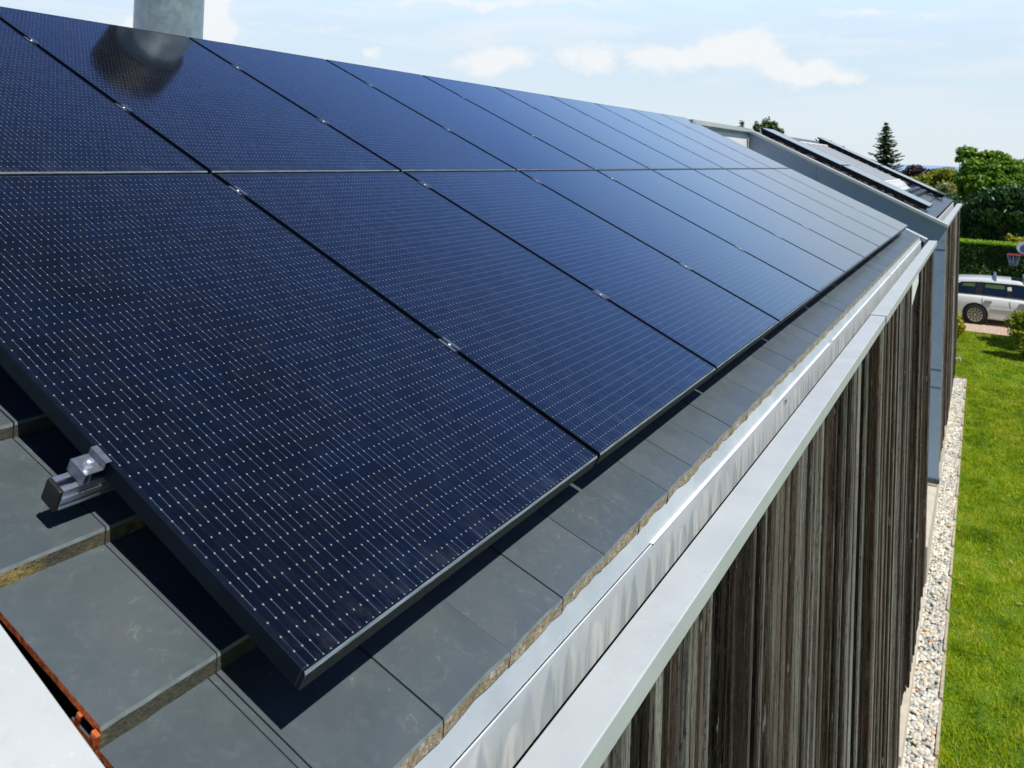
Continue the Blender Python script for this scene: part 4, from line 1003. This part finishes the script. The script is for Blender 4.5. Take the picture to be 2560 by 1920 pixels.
# ------------------------------------------------------------------ light and sky
SUN = Vector((-.135, -.475, .87)).normalized()
sun = bpy.data.lights.new('sun', 'SUN'); sun.energy = 5.0; sun.angle = R(.5); sun.color = (1, .965, .90)
so = bpy.data.objects.new('sun', sun); col.objects.link(so); so.rotation_euler = (-SUN).to_track_quat('-Z', 'Y').to_euler(); so.location = (0, -10, 20)
elev = math.asin(SUN.z); azim = math.atan2(SUN.x, SUN.y)
w = bpy.data.worlds.new('World'); scene.world = w; w.use_nodes = True; nt = w.node_tree; nt.nodes.clear()
class WB(NB):
    def __init__(s, t): s.t = t
b = WB(nt)
sky = b.n('ShaderNodeTexSky', sky_type='NISHITA', sun_disc=False, sun_elevation=elev, sun_rotation=azim, air_density=1.0, dust_density=.6, ozone_density=2.2, altitude=50)
dirv = b.n('ShaderNodeTexCoord').outputs['Generated']
sep = b.n('ShaderNodeSeparateXYZ', {0: dirv}); dz_ = sep.outputs[2]
az = b.math('ARCTAN2', sep.outputs[1], sep.outputs[0])
warp = b.noise(dirv, 9., 7, .62, 0., 'Color'); ws = b.n('ShaderNodeSeparateXYZ', {0: warp})
azw = b.math('ADD', az, b.math('MULTIPLY', b.math('SUBTRACT', ws.outputs[0], .5), .13))
elw = b.math('ADD', dz_, b.math('MULTIPLY', b.math('SUBTRACT', ws.outputs[1], .5), .075))
CLOUDS = [(.3075, .1095, .0569, .0135, 1.0), (.2508, .1165, .0354, .0196, 1.1), (.2002, .1055, .0439, .0143, 1.0), (.1561, .0984, .0214, .0091, .9),
 (.5396, .1052, .0519, .0130, .85), (.4224, .1070, .0335, .0125, .85), (.6670, .1048, .0150, .0106, .8), (.9476, .1253, .0165, .0105, 1.2),
 (.8580, .1424, .0205, .0150, 1.3), (.8546, .1201, .0195, .0115, 1.3), (.7340, .1304, .08, .0062, .45), (.5474, .1667, .1364, .0063, .7),
 (.1294, .1628, .0417, .0049, .55), (.1524, .1371, .0284, .0060, .5), (.0475, .1578, .0174, .0038, .5), (1.35, .15, .2, .03, .9), (-.35, .12, .12, .02, .8), (-.9, .2, .2, .04, .7)]
tot = None
for (a0, e0, wa, we, wt) in CLOUDS:
    qa = b.math('POWER', b.math('DIVIDE', b.math('ABSOLUTE', b.math('SUBTRACT', azw, a0)), wa*1.35), 2.)
    qe = b.math('POWER', b.math('DIVIDE', b.math('ABSOLUTE', b.math('SUBTRACT', elw, e0)), we*1.3), 2.)
    g_ = b.math('MULTIPLY', b.math('EXPONENT', b.math('MULTIPLY', b.math('ADD', qa, qe), -1.)), wt)
    tot = g_ if tot is None else b.math('MAXIMUM', tot, g_)
puff = b.noise(b.mapping(dirv, (1, 1, 1.8)), 30., 9, .66)
cm = b.math('MULTIPLY', b.mr(b.math('ADD', tot, b.math('MULTIPLY', b.math('SUBTRACT', puff, .5), .9)), .30, .74), 1.)
cir = b.noise(b.mapping(dirv, (1, 1, 7)), 5., 6, .6, .6)
cirm = b.math('MULTIPLY', b.mr(cir, .46, .72), b.math('MULTIPLY', b.mr(dz_, .02, .12), b.mr(dz_, .14, .22, .5, .04)))
mask = b.math('MAXIMUM', b.math('MULTIPLY', cm, .85), cirm)
SK = .10
skc = b.n('ShaderNodeVectorMath', {0: sky.outputs[0], 1: (SK, SK, SK)}, operation='MULTIPLY').outputs[0]
grad = b.ramp(b.math('MULTIPLY', dz_, 1.), [(0., (.80, .885, .935)), (.08, (.73, .86, .97)), (.135, (.72, .87, 1.01)), (.185, (.76, .97, 1.30)), (.24, (.56, .90, 1.45)), (.36, (.22, .45, 1.08)), (.55, (.11, .21, .58)), (.72, (.050, .090, .22)), (1., (.03, .05, .12))])
skc = b.mix(.90, skc, grad)
fin = b.mix(mask, skc, (.93, .945, .955))
side = b.math('ADD', b.math('MULTIPLY', sep.outputs[0], .87), b.math('MULTIPLY', sep.outputs[1], .5))
sd_ = b.mr(b.math('ADD', side, b.math('MULTIPLY', b.math('SUBTRACT', warp, .5), .2)), -.35, .45, .22, 1.)
fin = b.mix(1., fin, b.n('ShaderNodeCombineColor', {0: sd_, 1: sd_, 2: b.math('POWER', sd_, .8)}).outputs[0], 'MULTIPLY')
bg = b.n('ShaderNodeBackground', {'Color': fin, 'Strength': 1.0}); ow = b.n('ShaderNodeOutputWorld'); nt.links.new(bg.outputs[0], ow.inputs[0])

# ------------------------------------------------------------------ camera
cd = bpy.data.cameras.new('camera'); cam = bpy.data.objects.new('camera', cd); col.objects.link(cam); scene.camera = cam
right = Vector((0.48843705, -0.87185501, 0.03602894)); down = Vector((0.03140236, -0.02370001, -0.9992258)); fwd = Vector((0.87203391, 0.48919029, 0.01580234))
m3 = Matrix((right, -down, -fwd)).transposed()
cam.matrix_world = Matrix.Translation(Vector((-1.01114123, -0.90211478, 0.82433773))) @ m3.to_4x4()
cd.sensor_width = 36; cd.lens = 2120.39/2560*36; cd.shift_y = (340.7346-960)/2560
cd.clip_start = .05; cd.clip_end = 60000
cd.dof.use_dof = True; cd.dof.focus_distance = 2.6; cd.dof.aperture_fstop = 7.5
scene.render.engine = 'CYCLES'; scene.cycles.max_bounces = 6; scene.cycles.transparent_max_bounces = 4
scene.cycles.use_denoising = True; scene.cycles.sample_clamp_indirect = 6
scene.view_settings.view_transform = 'Standard'; scene.view_settings.look = 'None'; scene.view_settings.exposure = 0
scene.render.resolution_x = 1024; scene.render.resolution_y = 768
